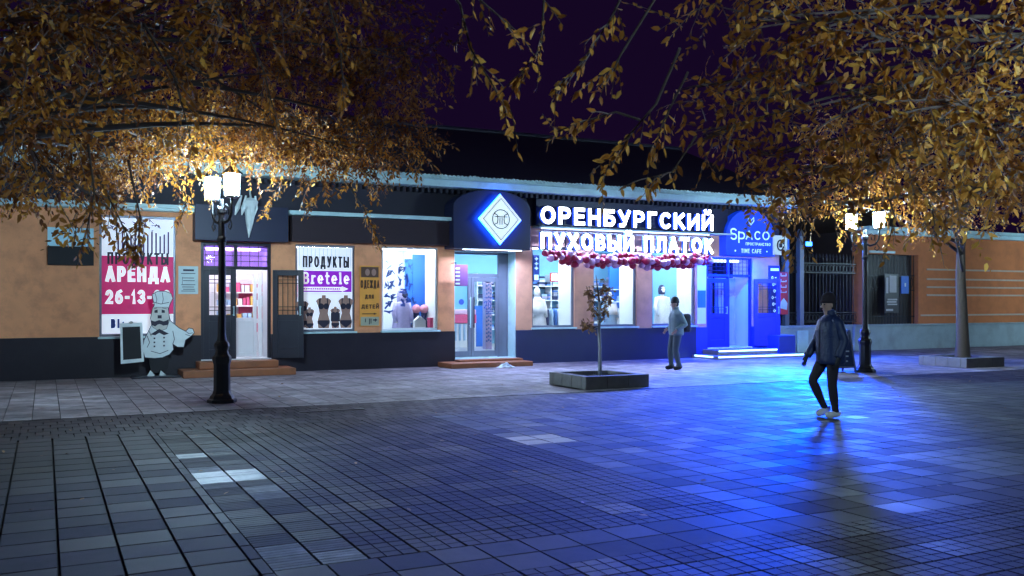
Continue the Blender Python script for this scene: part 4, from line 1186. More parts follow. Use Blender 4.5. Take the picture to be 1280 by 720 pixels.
m = MB(); a = at(521, 405, 22.3); m.prism([(a.x - .15, .945), (a.x + .15, .945), (a.x + .15, 1.15), (a.x, 1.27), (a.x - .15, 1.15)], 22.05, 22.2)
tag(m.build('gift_box', M_['white_wall'], bevel=.005), 'white house shaped box on window ledge under pink hats', 'box')
m = MB(); a = at(540, 405, 22.2); m.box(a.x - .13, a.x + .08, 22.0, 22.2, .945, 1.18); m.box(a.x - .14, a.x + .09, 21.99, 22.21, 1.181, 1.22)
tag(m.build('gift_box', C_['pink'], bevel=.005), 'pink lidded box at right end of the lilac coat window', 'box')
# produce shop: shelves seen through the open door
t = thing('produce_shelf', 'white shelf of goods with pink back seen through the open dark door', 'shelf', (4.6, 25.0, .3))
m = MB(); 
for z in (.8, 1.15, 1.5, 1.85, 2.2): m.box(3.9, 6.2, 24.9, 25.3, z, z + .03)
m.build('shelf', M_['frame_white'], t)
m = MB(); m.box(4.6, 6.2, 25.31, 25.34, 1.2, 2.1); m.build('back_panel', C_['pink'], t)
rr = random.Random(11)
gm = MB()
for z in (.83, 1.18, 1.53, 1.88):
    x = 4.0
    while x < 6.1:
        w_ = rr.uniform(.06, .14); h_ = rr.uniform(.12, .26)
        gm.box(x, x + w_ * .9, 24.95, 25.1, z + .001, z + h_, rr.randrange(4)); x += w_ + .02
o = gm.build('goods_row', [C_['white'], C_['sky'], C_['pink'], mat('warm_pack', (.6, .35, .08), .5)], t); o['kind'] = 'stuff'

# ================================================================== lamp posts
def lamp_post(x, y, label):
    t = thing('street_lamp', label, 'street lamp', (x, y, 0), 'cast iron twin lantern street lamps')
    m = MB()
    m.lathe([(.235, 0), (.235, .05), (.20, .07), (.185, .11), (.15, .15), (.135, .20), (.13, .62), (.145, .66), (.155, .70), (.15, .74), (.115, .78), (.10, .84), (.115, .88), (.125, .92), (.115, .96), (.085, 1.0)], (x, y, 0), 8)
    m.build('base', M_['iron'], t, bevel=.006)
    m = MB()
    m.lathe([(.085, 1.0), (.072, 1.05), (.062, 1.12), (.058, 2.6), (.075, 2.62), (.078, 2.66), (.058, 2.70), (.052, 3.05), (.075, 3.08), (.075, 3.14), (.04, 3.18), (.03, 3.30)], (x, y, 0), 12)
    m.build('pole', M_['iron'], t, smooth=False)
    for s in (-1, 1):
        m = MB()
        ya = y + s * .33
        m.tube([(x, y, 2.98), (x, y + s * .12, 2.92), (x, y + s * .24, 2.95), (x, y + s * .32, 3.06), (x, ya, 3.20), (x, ya, 3.30)], [.028, .026, .024, .022, .02, .02], 8)
        m.tube([(x, y + s * .05, 3.14), (x, y + s * .15, 3.20), (x, y + s * .24, 3.14), (x, y + s * .22, 3.04), (x, y + s * .15, 3.06), (x, y + s * .15, 3.12)], .013, 6)
        m.tube([(x, y + s * .28, 2.95), (x, y + s * .34, 2.86), (x, y + s * .28, 2.80), (x, y + s * .22, 2.84), (x, y + s * .25, 2.89)], .012, 6)
        arm = m.build('arm', M_['iron'], t, smooth=True)
        m = MB()
        sq = lambda r_:  [(x - r_, ya - r_), (x + r_, ya - r_), (x + r_, ya + r_), (x - r_, ya + r_)]
        m.prismz(sq(.094), 3.30, 3.33)
        for (a, b) in ((-1, -1), (1, -1), (1, 1), (-1, 1)):
            m.tube([(x + a * .088, ya + b * .088, 3.33), (x + a * .102, ya + b * .102, 3.672)], .009, 4)
        m.prismz(sq(.125), 3.672, 3.695).prismz(sq(.118), 3.696, 3.80, top=.28)
        m.lathe([(.035, 3.801), (.045, 3.83), (.02, 3.86), (.026, 3.89), (.004, 3.94)], (x, ya, 0), 8)
        lan = m.build('lantern', M_['iron'], t)
        g_ = MB(); g_.prismz(sq(.078), 3.332, 3.668, top=1.15)
        g_.build('lantern_glass', M_['lantern'], lan)
    return t
TWIST = R(18)
L1 = lamp_post(2.57, 15.59, 'black cast iron lamp post with two lit lanterns before the open dark shop door')
L1.rotation_euler.z = TWIST
for (x, y, lab) in ((16.98, 15.55, 'black cast iron lamp post with two lit lanterns beside the sandwich board'),
                    (-11.9, 15.6, 'black cast iron lamp post with two lit lanterns beyond facade left end'),
                    (6.6, .6, 'unseen added fill lamp post with two lit lanterns under near right tree'),  # out of view, added as fill light for the right tree's leaves
                    (31.4, 15.55, 'black cast iron lamp post with two lit lanterns beyond the stone planter tree')):
    c = copy_tree(L1); c.location = (x, y, 0); c['label'] = lab

# ================================================================== blue floodlights of the cafe
fl = thing('floodlight', 'blue floodlight on tall gate post between cafe and iron fence', 'floodlight', (21.62, 22.1, 3.45))
fm = MB(); fm.box(21.47, 21.77, 22.06, 22.16, 3.37, 3.53); fm.build('housing', M_['iron'], fl, bevel=.01)
fm = MB(); fm.tube([(21.62, 22.16, 3.45), (21.62, 22.36, 3.45)], .015, 6); fm.build('bracket', M_['iron'], fl)
MB().box(21.50, 21.74, 22.045, 22.059, 3.39, 3.51).build('lens', M_['blue_halo'], fl)
def lamp(kind, name, loc, target, power, col, **kw):
    d = bpy.data.lights.new(name, kind); d.energy = power; d.color = col
    for k_, v_ in kw.items(): setattr(d, k_, v_)
    o = bpy.data.objects.new(name, d); COL.objects.link(o); o.location = loc
    o.rotation_euler = (Vector(target) - Vector(loc)).to_track_quat('-Z', 'Y').to_euler()
    return o
o = lamp('SPOT', 'floodlight_beam', (21.62, 22.0, 3.45), (12.6, 14.7, 0), FLOOD_W, (0.0, 0.062, 1.0), spot_size=R(30), spot_blend=1.0, shadow_soft_size=.7)
o.parent = fl; o.location = o.location - fl.location
o = lamp('SPOT', 'floodlight_spill', (21.62, 22.0, 3.45), (14.5, 14.0, 0), 2600.0, (0.0, 0.12, 1.0), spot_size=R(150), spot_blend=.6, shadow_soft_size=.3)
o.parent = fl; o.location = o.location - fl.location
o = lamp('AREA', 'porch_light', (18.2, 21.1, 2.93), (18.2, 21.3, 0), PORCH_W, (0.0, 0.035, 1.0), shape='RECTANGLE', size=2.0, size_y=.15)
o.parent = sp_; o.location = o.location - sp_.location
bt = MB(); bt.box(9.3, 10.95, 21.20, 21.24, 2.925, 2.948); bt.build('light_batten', M_['strip_soft'], bx)
o = lamp('AREA', 'batten_light', (10.1, 21.22, 2.92), (10.1, 20.4, 0), 230.0, (.46, .58, 1.0), shape='RECTANGLE', size=1.7, size_y=.05)
o.parent = bx; o.location = o.location - bx.location
bt = MB(); bt.box(11.6, 17.1, 21.34, 21.37, 3.535, 3.562); bt.build('light_batten', M_['strip_soft'], sg)
o = lamp('AREA', 'batten_light', (14.35, 21.33, 3.53), (14.35, 20.2, 0), 620.0, (.34, .48, 1.0), shape='RECTANGLE', size=5.4, size_y=.05)
o.parent = sg; o.location = o.location - sg.location

# ================================================================== chef board
ch = thing('chef_board', 'flat painted cut out chef with moustache holding blank blackboard menu', 'sign board', (2.2, 21.3, 0))
YC = 21.28
def Q(u, v): p = at(u, v, YC); return (p.x, p.z)
def poly_px(pts, y0, y1, mb): mb.prism([Q(u, v) for u, v in pts][::-1], y0, y1)
m = MB()
bodyp = [(181, 447), (178, 436), (180, 425), (186, 413), (190, 405), (188, 398), (190, 388), (193, 381), (191, 374), (190, 368), (197, 364), (207, 364), (214, 367), (216, 373), (213, 379), (211, 385), (211, 392), (213, 401), (218, 405), (224, 410), (232, 414), (236, 410), (241, 411), (243, 416), (238, 421), (232, 425), (230, 434), (222, 434), (216, 430), (217, 437), (212, 443), (203, 447), (193, 448)]
poly_px(bodyp, YC, YC + .03, m)
m.build('figure', M_['chef_white'], ch, bevel=.003)
m = MB()
poly_px([(191, 384), (210, 384), (212, 400), (208, 411), (199, 414), (191, 409), (188, 399)], YC - .006, YC - .001, m)
m.build('face', M_['chef_skin'], ch)
ik = MB()
for pts in ([(190, 401), (199, 403), (207, 401), (209, 404), (204, 406), (199, 405), (194, 407), (190, 405)], [(188, 418), (199, 411), (211, 417), (205, 419), (199, 416), (194, 419)],
            [(193, 388), (197, 387), (197, 391), (193, 391)], [(202, 387), (206, 388), (206, 391), (202, 391)], [(197, 394), (202, 394), (202, 398), (197, 398)]):
    poly_px(pts, YC - .012, YC - .007, ik)
for (u, v) in ((193, 423), (193, 428), (193, 433), (205, 422), (205, 427), (205, 432)): poly_px([(u - 1, v - 1), (u + 1, v - 1), (u + 1, v + 1), (u - 1, v + 1)], YC - .008, YC - .002, ik)
for pts in ([(189, 439), (200, 442), (210, 438)], [(184, 420), (187, 428), (184, 434)], [(216, 414), (218, 424), (216, 430)], [(193, 378), (201, 380), (211, 378)]):
    ribbon(ik, [Q(*p) for p in pts], .012, YC - .008, .006, P0)
ol = [Q(u, v) for u, v in bodyp]
ribbon(ik, ol + [ol[0]], .014, YC - .004, .0035, P0)
ol = [Q(*p) for p in [(191, 384), (210, 384), (212, 400), (208, 411), (199, 414), (191, 409), (188, 399), (191, 384)]]
ribbon(ik, ol, .008, YC - .0095, .003, P0)
for pts in ([(194, 367), (196, 374), (195, 379)], [(203, 366), (204, 374), (203, 379)], [(232, 414), (236, 417), (241, 416)], [(232, 418), (238, 420)], [(186, 413), (189, 420)], [(196, 385), (192, 386)], [(203, 385), (208, 386)]):
    ribbon(ik, [Q(*p) for p in pts], .010, YC - .0125, .0045, P0)
for pts in ([(188, 400), (193, 402), (199, 400), (205, 402), (211, 399), (210, 406), (204, 407), (199, 404), (194, 408), (189, 406)],):
    poly_px(pts, YC - .0165, YC - .0128, ik)
ik.build('painted_lines', M_['ink'], ch)
m = MB()
poly_px([(186, 447), (212, 447), (210, 460), (206, 466), (201, 462), (199, 466), (192, 466), (188, 460)], YC + .002, YC + .028, m)
m.build('trousers', M_['board'], ch)
m = MB()
poly_px([(184, 470), (188, 463), (193, 468), (193, 471)], YC - .01, YC + .03, m); poly_px([(199, 470), (201, 463), (207, 468), (207, 471)], YC - .01, YC + .03, m)
m.build('shoe', M_['chef_white'], ch)
m = MB(); p0 = Q(164, 471); p1 = Q(232, 471); m.box(p0[0], p1[0], YC - .25, YC + .3, 0.0, .035); m.build('base_plate', M_['frame_dark'], ch, bevel=.006)
# its blackboard
bb = MB(); Y2 = YC - .10
fr_out = [(150, 404), (178, 403), (180, 452), (151, 455)]; fr_in = [(153, 409), (175, 408), (177, 448), (154, 450)]
def Q2(u, v): p = at(u, v, Y2); return (p.x, p.z)
for i in range(4):
    j = (i + 1) % 4
    bb.prism([Q2(*fr_out[i]), Q2(*fr_in[i]), Q2(*fr_in[j]), Q2(*fr_out[j])], Y2, Y2 + .03)
bb.build('board_frame', M_['chef_white'], ch)
m = MB(); m.prism([Q2(*p) for p in fr_in][::-1], Y2 + .01, Y2 + .025); m.build('blackboard', M_['board'], ch)
m = MB(); m.ball((Q2(164, 404)[0], Y2 + .01, Q2(164, 403)[1]), .045, sz=.6); m.build('painted_hand', M_['chef_skin'], ch, smooth=True)

# ================================================================== planter with sapling
x0, x1, y0, y1 = 8.95, 10.38, 14.76, 16.16
pl = thing('tree_planter', 'low square stone planter box around the sapling on the pavement', 'planter', (9.66, 15.46, 0), 'square stone planters')
m = MB(); H = .24
for (a, b, c, d) in ((x0, x1, y0, y0 + .16), (x0, x1, y1 - .16, y1), (x0, x0 + .16, y0 + .162, y1 - .162), (x1 - .16, x1, y0 + .162, y1 - .162)):
    n_ = 3
    for k in range(n_):
        if b - a > d - c: m.box(a + (b - a) * k / n_ + .003, a + (b - a) * (k + 1) / n_ - .003, c, d, 0, H)
        else: m.box(a, b, c + (d - c) * k / n_ + .003, c + (d - c) * (k + 1) / n_ - .003, 0, H)
m.build('kerb_stones', M_['concrete'], pl, bevel=.012)
m = MB(); nn = 14
gx = lambda i: x0 + .161 + (x1 - x0 - .322) * i / nn
gy = lambda j: y0 + .161 + (y1 - y0 - .322) * j / nn
m.add([(gx(i), gy(j), .13 + .05 * rnd.random()) for j in range(nn + 1) for i in range(nn + 1)], [(j * (nn + 1) + i, j * (nn + 1) + i + 1, (j + 1) * (nn + 1) + i + 1, (j + 1) * (nn + 1) + i) for j in range(nn) for i in range(nn)])
m.build('soil', M_['soil'], pl)
pl2 = copy_tree(pl); pl2.location = (20.85, 16.0, 0); pl2['label'] = 'low square stone planter box around tree at right edge of pavement'

# ================================================================== trees
class Leaves:
    def __init__(s, seed): s.r = np.random.default_rng(seed); s.V, s.F, s.T = [], [], []; s.n = 0
    def leaf(s, p, d, nrm, L, W, tint):
        """a six-point leaf blade from p along d"""
        side = np.cross(d, nrm); k = np.linalg.norm(side)
        if k < 1e-6: return
        side = side / k; up = np.cross(side, d)
        c = L * .12
        pts = [p, p + d * L * .3 + side * W * .5 - up * c * .5, p + d * L * .7 + side * W * .38 - up * c, p + d * L - up * c * 2.0,
               p + d * L * .7 - side * W * .38 - up * c, p + d * L * .3 - side * W * .5 - up * c * .5]
        s.V += pts
        n = s.n; s.F.append((n, n + 1, n + 2, n + 3)); s.F.append((n, n + 3, n + 4, n + 5)); s.n += 6
        s.T += [tint, tint]
    def spray(s, p, d, length, nl, L, tw, tint):
        """a drooping twig carrying leaves in two ranks"""
        r = s.r
        d = d / np.linalg.norm(d)
        pts = []
        q = np.array(p, float); dd = d.copy()
        for k in range(5):
            pts.append(q.copy())
            q = q + dd * length / 4
            dd = dd + np.array([0, 0, -.10]) + r.normal(0, .06, 3); dd /= np.linalg.norm(dd)
        if tw is not None: tw.tube([tuple(a) for a in pts], [.005, .0045, .004, .003, .002], 3, caps=False)
        plane = r.normal(0, 1, 3); plane /= np.linalg.norm(plane)
        for k in range(nl):
            t = (k + .4) / nl * 4
            i = min(3, int(t)); f = t - i
            base = pts[i] * (1 - f) + pts[i + 1] * f
            ax = pts[i + 1] - pts[i]; ax /= np.linalg.norm(ax)
            sd = np.cross(ax, plane); sd /= max(1e-6, np.linalg.norm(sd))
            sg = 1 if k % 2 else -1
            dr = ax * r.uniform(.3, .9) + sd * sg * r.uniform(.5, 1) + np.array([0, 0, -.35]) + r.normal(0, .25, 3)
            dr /= np.linalg.norm(dr)
            nn_ = plane + r.normal(0, .45, 3)
            l_ = L * r.uniform(.5, 1.35)
            s.leaf(base, dr, nn_, l_, l_ * r.uniform(.36, .5), float(np.clip(tint + r.normal(0, .2), 0, 1)))
    def build(s, name, m, parent):
        off = np.array(wpos(parent))
        me = bpy.data.meshes.new(name)
        me.from_pydata([tuple(v) for v in (np.array(s.V) - off)], [], s.F)
        me.attributes.new("tint", 'FLOAT', 'FACE').data.foreach_set("value", np.array(s.T, dtype=np.float32))
        me.materials.append(m); me.update()
        o = bpy.data.objects.new(name, me); COL.objects.link(o); o.parent = parent
        return o

def bez(p0, p1, p2, n=8):
    return [p0 * (1 - t) ** 2 + p1 * 2 * t * (1 - t) + p2 * t * t for t in [i / n for i in range(n + 1)]]

def big_tree(name, label, base, height, r0, clumps, seed, leafL, dens, group, droops=(), tint=.5, trunk_mat=None, fork=2.4):
    """clumps: (centre, radius); limbs run from the trunk to every clump"""
    t = thing(name, label, 'tree', base, group)
    r = np.random.default_rng(seed); rp = random.Random(seed)
    tr = MB()
    b = Vector(base)
    top = b + Vector((0, 0, height))
    tr.tube([b + Vector((0, 0, -.1)), b + Vector((0, 0, .12)), b + Vector((.03, .02, .6)), b + Vector((-.03, .04, height * .45)), top], [r0 * 1.7, r0 * 1.25, r0, r0 * .8, r0 * .3], 12)
    tr.build('trunk', trunk_mat or M_['bark'], t, smooth=True)
    lb, tw = MB(), MB()
    lv = Leaves(seed)
    for (c, rad) in clumps:
        c = Vector(c)
        st_ = b + Vector((0, 0, rp.uniform(fork, height * .85)))
        mid = st_.lerp(c, .5) + Vector((rp.uniform(-.3, .3), rp.uniform(-.3, .3), .35 + rp.random() * .5))
        pts = bez(st_, mid, c, 9)
        d_ = (c - st_).length
        w0 = min(r0 * .35, .008 + .005 * d_)
        lb.tube(pts, [w0 * (1 - i / 9) + .004 for i in range(10)], 7)
        # boughs inside the clump
        bough = []
        for k in range(5):
            dv = Vector(r.normal(0, 1, 3)); dv.normalize(); dv.z = dv.z * .7 - .1
            e = c + dv * rad * rp.uniform(.6, .95)
            bp_ = bez(c.lerp(pts[-3], rp.random() * .7), c + dv * rad * .4 + Vector((0, 0, .1 * rad)), e, 5)
            tw.tube(bp_, [.012, .010, .008, .006, .004, .002], 4)
            bough.append(bp_)
        nl = 9
        ns = int(dens * rad ** 2 * 3.14 / (leafL * leafL * .4) / nl)
        for k in range(ns):
            if r.random() < .35:
                bp_ = bough[r.integers(5)]; p = np.array(bp_[r.integers(1, 6)]) + r.normal(0, rad * .14, 3)
            else:
                dv = r.normal(0, 1, 3); dv /= np.linalg.norm(dv)
                p = np.array(c) + dv * rad * r.random() ** .45 * np.array([1, 1, .85])
            out = p - np.array(c); out = out / max(1e-3, np.linalg.norm(out))
            d = out * .7 + r.normal(0, .6, 3) + np.array([0, 0, -.45])
            lv.spray(p, d, leafL * r.uniform(4, 7), nl, leafL, tw if k % 2 == 0 else None, tint + .12 * math.sin(p[0] * 1.9 + p[2] * 2.7) + r.normal(0, .2))
    for pts in droops:
        pts = [Vector(p) for p in pts]
        fine = []
        for i in range(len(pts) - 1):
            for s in range(4): fine.append(pts[i].lerp(pts[i + 1], s / 4))
        fine.append(pts[-1])
        n_ = len(fine)
        lb.tube(fine, [.008 * (1 - i / n_) + .003 for i in range(n_)], 6)
        for i in range(n_ // 3, n_):
            for rep in range(1 if leafL > .07 else 2):
                dv = fine[i] - fine[i - 1]
                d = np.array(dv.normalized()) + r.normal(0, .55, 3) + np.array([0, 0, -.4])
                lv.spray(np.array(fine[i]), d, leafL * r.uniform(2, 4), 5, leafL, tw, tint + .1)
    lb.build('limbs', M_['bark'], t, smooth=True)
    tw.build('twigs', M_['twig'], t)
    lv.build('crown', M_['leaf'], t)
    return t

def clumps_px(lst): return [(along(u, v, d), r * d / F) for (u, v, d, r) in lst]

left_cl = [(150, 205, 14, 55), (230, 190, 14, 60), (310, 160, 14.2, 62), (390, 185, 14, 52), (455, 190, 14, 52), (505, 165, 13.5, 45), (470, 110, 13, 70), (380, 90, 13, 75),
           (280, 90, 13, 75), (180, 120, 13, 70), (90, 170, 13, 62), (520, 70, 12, 48), (445, 35, 12, 70), (330, 25, 12, 70), (220, 30, 12, 70), (110, 60, 12, 75), (20, 120, 12, 75), (15, 215, 12.5, 50),
           (345, 165, 16.4, 60), (425, 175, 16.2, 46), (190, 180, 16.4, 50), (265, 150, 16.4, 60), (110, 215, 16.5, 40), (120, 255, 9, 28),
           (100, 50, 7, 85), (30, 150, 7, 85), (180, 40, 7.5, 75), (20, 30, 6.5, 90), (290, 5, 7.5, 65), (70, 235, 7.5, 42), (400, -10, 9, 70),
           (300, -110, 12, 110), (120, -120, 11, 120), (450, -100, 12.5, 100)]
lt_droop = []
def dpx(lst): return [along(u, v, d) for (u, v, d) in lst]
lt_droop += [dpx([(330, 195, 14.6), (350, 230, 14.7), (330, 262, 14.6)]), dpx([(430, 225, 14), (452, 255, 14), (466, 285, 14), (472, 303, 14)]), dpx([(395, 205, 14), (405, 235, 14), (385, 258, 14)]),
             dpx([(215, 215, 14), (235, 250, 14), (225, 275, 14)]), dpx([(120, 215, 8), (140, 255, 8), (165, 305, 8)]), dpx([(160, 200, 8), (175, 270, 8), (172, 315, 8)]),
             dpx([(180, 30, 7), (220, 100, 7), (240, 180, 7)]), dpx([(300, 20, 8), (330, 90, 8), (345, 150, 8)]), dpx([(400, -40, 8), (425, 60, 8), (430, 120, 8)]),
             dpx([(110, 180, 7), (118, 240, 7), (106, 300, 7)])]
big_tree('autumn_tree', 'large autumn tree with brown and golden leaves overhanging the left lamp post', (-1.6, 9.6, 0), 5.6, .24, clumps_px(left_cl), 21, .068, 1.8, 'autumn trees on the square', lt_droop, .25)

right_cl = [(905, 30, 7.5, 62), (985, 40, 7, 75), (1065, 45, 7, 80), (1150, 50, 7, 85), (1240, 60, 7, 95), (870, 110, 7.8, 42), (945, 125, 7.5, 62), (1035, 135, 7, 75), (1125, 140, 7, 80), (1220, 150, 7, 90),
            (880, 170, 8, 38), (945, 195, 8, 50), (1010, 210, 8, 55), (1085, 205, 8, 55), (1155, 210, 8, 50), (1245, 235, 8, 60), (1190, 265, 8.5, 32), (1000, 255, 9, 28), (930, 240, 9, 26), (1035, 258, 9, 20),
            (1320, 150, 7, 110), (1050, -80, 7.5, 110), (1200, -90, 7.5, 120), (930, -70, 8, 90), (1330, -40, 7.5, 120)]
rt_droop = [dpx([(800, -60, 6.5), (775, 0, 6.5), (760, 30, 6.5), (725, 80, 6.5), (695, 112, 6.5)]), dpx([(830, -20, 6.8), (775, 70, 6.8), (768, 85, 6.8), (752, 95, 6.8)]),
            dpx([(850, 60, 7), (820, 130, 7), (790, 165, 7), (770, 185, 7), (752, 228, 7)]), dpx([(800, 150, 7), (770, 140, 7), (735, 150, 7), (695, 165, 7)]),
            dpx([(860, 90, 7.2), (830, 150, 7.2), (815, 190, 7.2)]), dpx([(870, 170, 7.5), (840, 215, 7.5), (812, 222, 7.5)]), dpx([(640, -60, 6), (680, 0, 6), (676, 60, 6), (650, 92, 6)]),
            dpx([(520, -60, 6.2), (575, 5, 6.2), (588, 60, 6.2), (612, 100, 6.2), (640, 142, 6.2)]), dpx([(560, -50, 6.2), (600, 0, 6.2), (645, 38, 6.2)]),
            dpx([(1140, 220, 8), (1165, 260, 8), (1172, 300, 8)]), dpx([(1105, 225, 9), (1118, 270, 9), (1112, 300, 9)]), dpx([(990, 235, 9), (1005, 275, 9), (990, 315, 9)])]
big_tree('autumn_tree', 'near autumn tree with golden brown leaves filling upper right of view', (11.4, 3.6, 0), 5.6, .22, clumps_px(right_cl), 33, .078, 1.0, 'autumn trees on the square', rt_droop, .5)

far_cl = [(1000, 235, 20, 36), (1045, 225, 20.3, 34), (1090, 208, 20.5, 36), (1130, 232, 20, 40), (1170, 245, 20, 40), (1225, 240, 20.5, 50), (1150, 275, 20.2, 20), (975, 255, 20.4, 20),
          (1240, 180, 20, 60), (1150, 180, 20, 60), (1060, 170, 20.5, 55), (1200, 110, 20, 70), (1290, 230, 20.5, 50)]
big_tree('autumn_tree', 'autumn tree in stone planter behind the right lamp post', (20.85, 15.95, .1), 4.8, .15, clumps_px(far_cl), 45, .085, 1.6, 'autumn trees on the square',
         [dpx([(1040, 215, 20.8), (1048, 250, 20.9), (1044, 285, 20.9), (1050, 305, 20.9)]), dpx([(1085, 215, 20.6), (1079, 250, 20.6), (1076, 292, 20.6)]), dpx([(1120, 220, 20.6), (1112, 255, 20.6), (1108, 300, 20.6)]),
          dpx([(1095, 230, 22.6), (1075, 255, 22.6), (1058, 262, 22.4)]), dpx([(1150, 240, 20.8), (1160, 275, 20.8), (1168, 312, 20.8)]), dpx([(1015, 220, 20.8), (1022, 260, 20.8), (1012, 300, 20.8)])], .4, fork=2.2)

# sapling in the planter
sl = thing('sapling', 'thin young sapling with pale trunk and sparse brown leaves in planter', 'tree', (9.74, 15.52, .13))
b = Vector((9.74, 15.52, .13))
tw = MB()
stem = [b, b + Vector((.0, 0, .6)), b + Vector((-.03, 0, 1.2)), b + Vector((-.01, 0, 1.5)), b + Vector((-.05, .02, 1.8)), b + Vector((-.08, .02, 2.02))]
tk = MB(); tk.tube(stem[:4], [.042, .036, .032, .024], 8); tk.build('trunk', M_['bark_pale'], sl, smooth=True)
tw.tube(stem[3:], [.022, .013, .005], 6)
lv = Leaves(77); r = np.random.default_rng(5)
for (z, dx, dy, dz_) in ((.98, -.34, .1, .16), (1.05, .20, -.1, .50), (1.15, .26, .1, .50), (1.2, -.28, -.1, .30), (1.3, -.22, .12, .36), (1.42, .20, -.1, .36), (1.52, -.18, .1, .28), (1.65, .10, .0, .26), (1.02, -.36, -.12, .04)):
    s0 = b + Vector((-.02, 0, z)); e = s0 + Vector((dx, dy, dz_))
    pts = bez(s0, s0.lerp(e, .5) + Vector((dx * .2, 0, -.06)), e, 6)
    tw.tube(pts, [.010, .009, .008, .006, .005, .004, .003], 5)
    for p in pts[2:]:
        for q_ in range(2):
            lv.spray(np.array(p), r.normal(0, 1, 3) + np.array([0, 0, -.3]), .14, 4, .085, tw, .4)
lv.build('crown', M_['leaf_dry'], sl)
tw.build('twigs', M_['bark'], sl)

# ================================================================== right side: fence, court wall, orange building
YW = 22.3
fw = thing('fence', 'tall black wrought iron fence on pale teal base wall right of cafe', 'fence', (22, YW, 0))
m = MB(); m.box(20.32, 23.75, YW, YW + .4, 0, .78).box(20.32, 23.78, YW - .04, YW + .44, .782, .86)
m.build('base_wall', M_['teal_wall'], fw, bevel=.01)
m = MB(); m.box(21.3, 21.75, YW - .10, YW - .042, .0, .70); m.build('pale_pier', M_['fascia'], fw, bevel=.01)
rl = MB()
for z in (.95, 1.25, 2.55, 2.85): rl.box(20.32, 24.15, YW + .18, YW + .21, z, z + .03)
rl.build('rail', M_['iron'], fw)
ps = MB()
x = 20.42
while x < 24.1:
    ps.tube([(x, YW + .195, .86), (x, YW + .195, 3.05)], .012, 5)
    ps.lathe([(.02, 3.05), (.03, 3.09), (.004, 3.2)], (x, YW + .195, 0), 5)
    ribbon(ps, arc(x + .075, 2.70, .06, .11, 0, 360, 12), .014, YW + .19, .012, P0)
    ribbon(ps, arc(x + .075, 1.10, .06, .10, 0, 360, 12), .014, YW + .19, .012, P0)
    x += .15
ps.build('railing_bars', M_['iron'], fw)
for x in (21.0, 21.62):
    m = MB(); m.box(x - .09, x + .09, YW + .05, YW + .23, .862, 3.7); m.prismz([(x - .13, YW + .01), (x + .13, YW + .01), (x + .13, YW + .27), (x - .13, YW + .27)], 3.701, 3.95, top=.3)
    m.build('gate_post', mat('blue_grey_paint', (.10, .12, .17), .5, bump=.1) if x < 21.3 else M_['frame_grey'], fw, bevel=.01)
rb = thing('red_banner', 'small red vertical banner with pale lettering on fence beside cafe', 'banner', (20.5, YW, 1.2))
p0, p1 = at(973, 340, YW - .06), at(985, 393, YW - .06)
MB().box(p0.x, p1.x, YW - .06, YW - .05, p1.z, p0.z).build('cloth', M_['red_banner'], rb)
m = MB()
cxm = (p0.x + p1.x) / 2
for k, z in enumerate((2.42, 2.24, 2.06, 1.9)):
    m.box(cxm - .11, cxm + .13, YW - .066, YW - .061, z, z + .03); m.box(cxm - .11, cxm - .08, YW - .0665, YW - .061, z + .031, z + .09); m.box(cxm + .10, cxm + .13, YW - .0665, YW - .061, z + .031, z + .09 - .03 * (k % 2))
m.prism([(cxm - .13, 1.42), (cxm + .15, 1.36), (cxm + .17, 1.58), (cxm + .02, 1.74), (cxm - .10, 1.62)], YW - .066, YW - .061)
m.build('lettering', M_['notice'], rb)
YS = 21.25
p0, p1 = at(967, 294, YS), at(984, 319, YS)
t = thing('hanging_sign', 'white sign with dark emblem on bracket right of the arched blue cafe sign', 'sign', (p0.x, YS, p1.z))
MB().box(p0.x, p1.x, YS, YS + .04, p1.z, p0.z).build('board', mat('white_sign_face', (.6, .65, .65), .5, bump=.02, emit=(.5, .7, .75), es=.25), t, bevel=.004)
m = MB(); cxm, czm = (p0.x + p1.x) / 2, (p0.z + p1.z) / 2; ribbon(m, arc(cxm, czm, .12, .15, 20, 340, 18), .045, YS - .006, .005, P0); m.box(cxm - .05, cxm + .07, YS - .006, YS - .001, czm - .07, czm + .05); m.build('emblem', M_['ink'], t)
m = MB(); m.tube([(p0.x + .06, YS + .02, p0.z + .03), (p0.x + .06, YF, p0.z + .03)], .014, 6).tube([(p0.x + .06, YS + .02, p0.z - .01), (p0.x + .06, YS + .02, p0.z + .04)], .01, 6); m.build('bracket', M_['iron'], t)

cw = thing('court_building', 'dim brick building with blind arches behind the iron fence', 'building', (22.5, 26, 0))
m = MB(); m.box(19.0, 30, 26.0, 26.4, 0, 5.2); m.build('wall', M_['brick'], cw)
m = MB()
for k in range(4):
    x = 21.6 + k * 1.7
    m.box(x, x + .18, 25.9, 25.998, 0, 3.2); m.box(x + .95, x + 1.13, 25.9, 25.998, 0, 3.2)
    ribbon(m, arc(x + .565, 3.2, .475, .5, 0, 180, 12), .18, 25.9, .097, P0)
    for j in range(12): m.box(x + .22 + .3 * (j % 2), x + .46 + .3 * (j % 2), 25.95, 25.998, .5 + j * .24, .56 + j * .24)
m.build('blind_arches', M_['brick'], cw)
m = MB(); m.box(19.0, 30.1, 25.75, 25.998, 4.9, 5.15); m.build('cornice', M_['brick'], cw, bevel=.02)

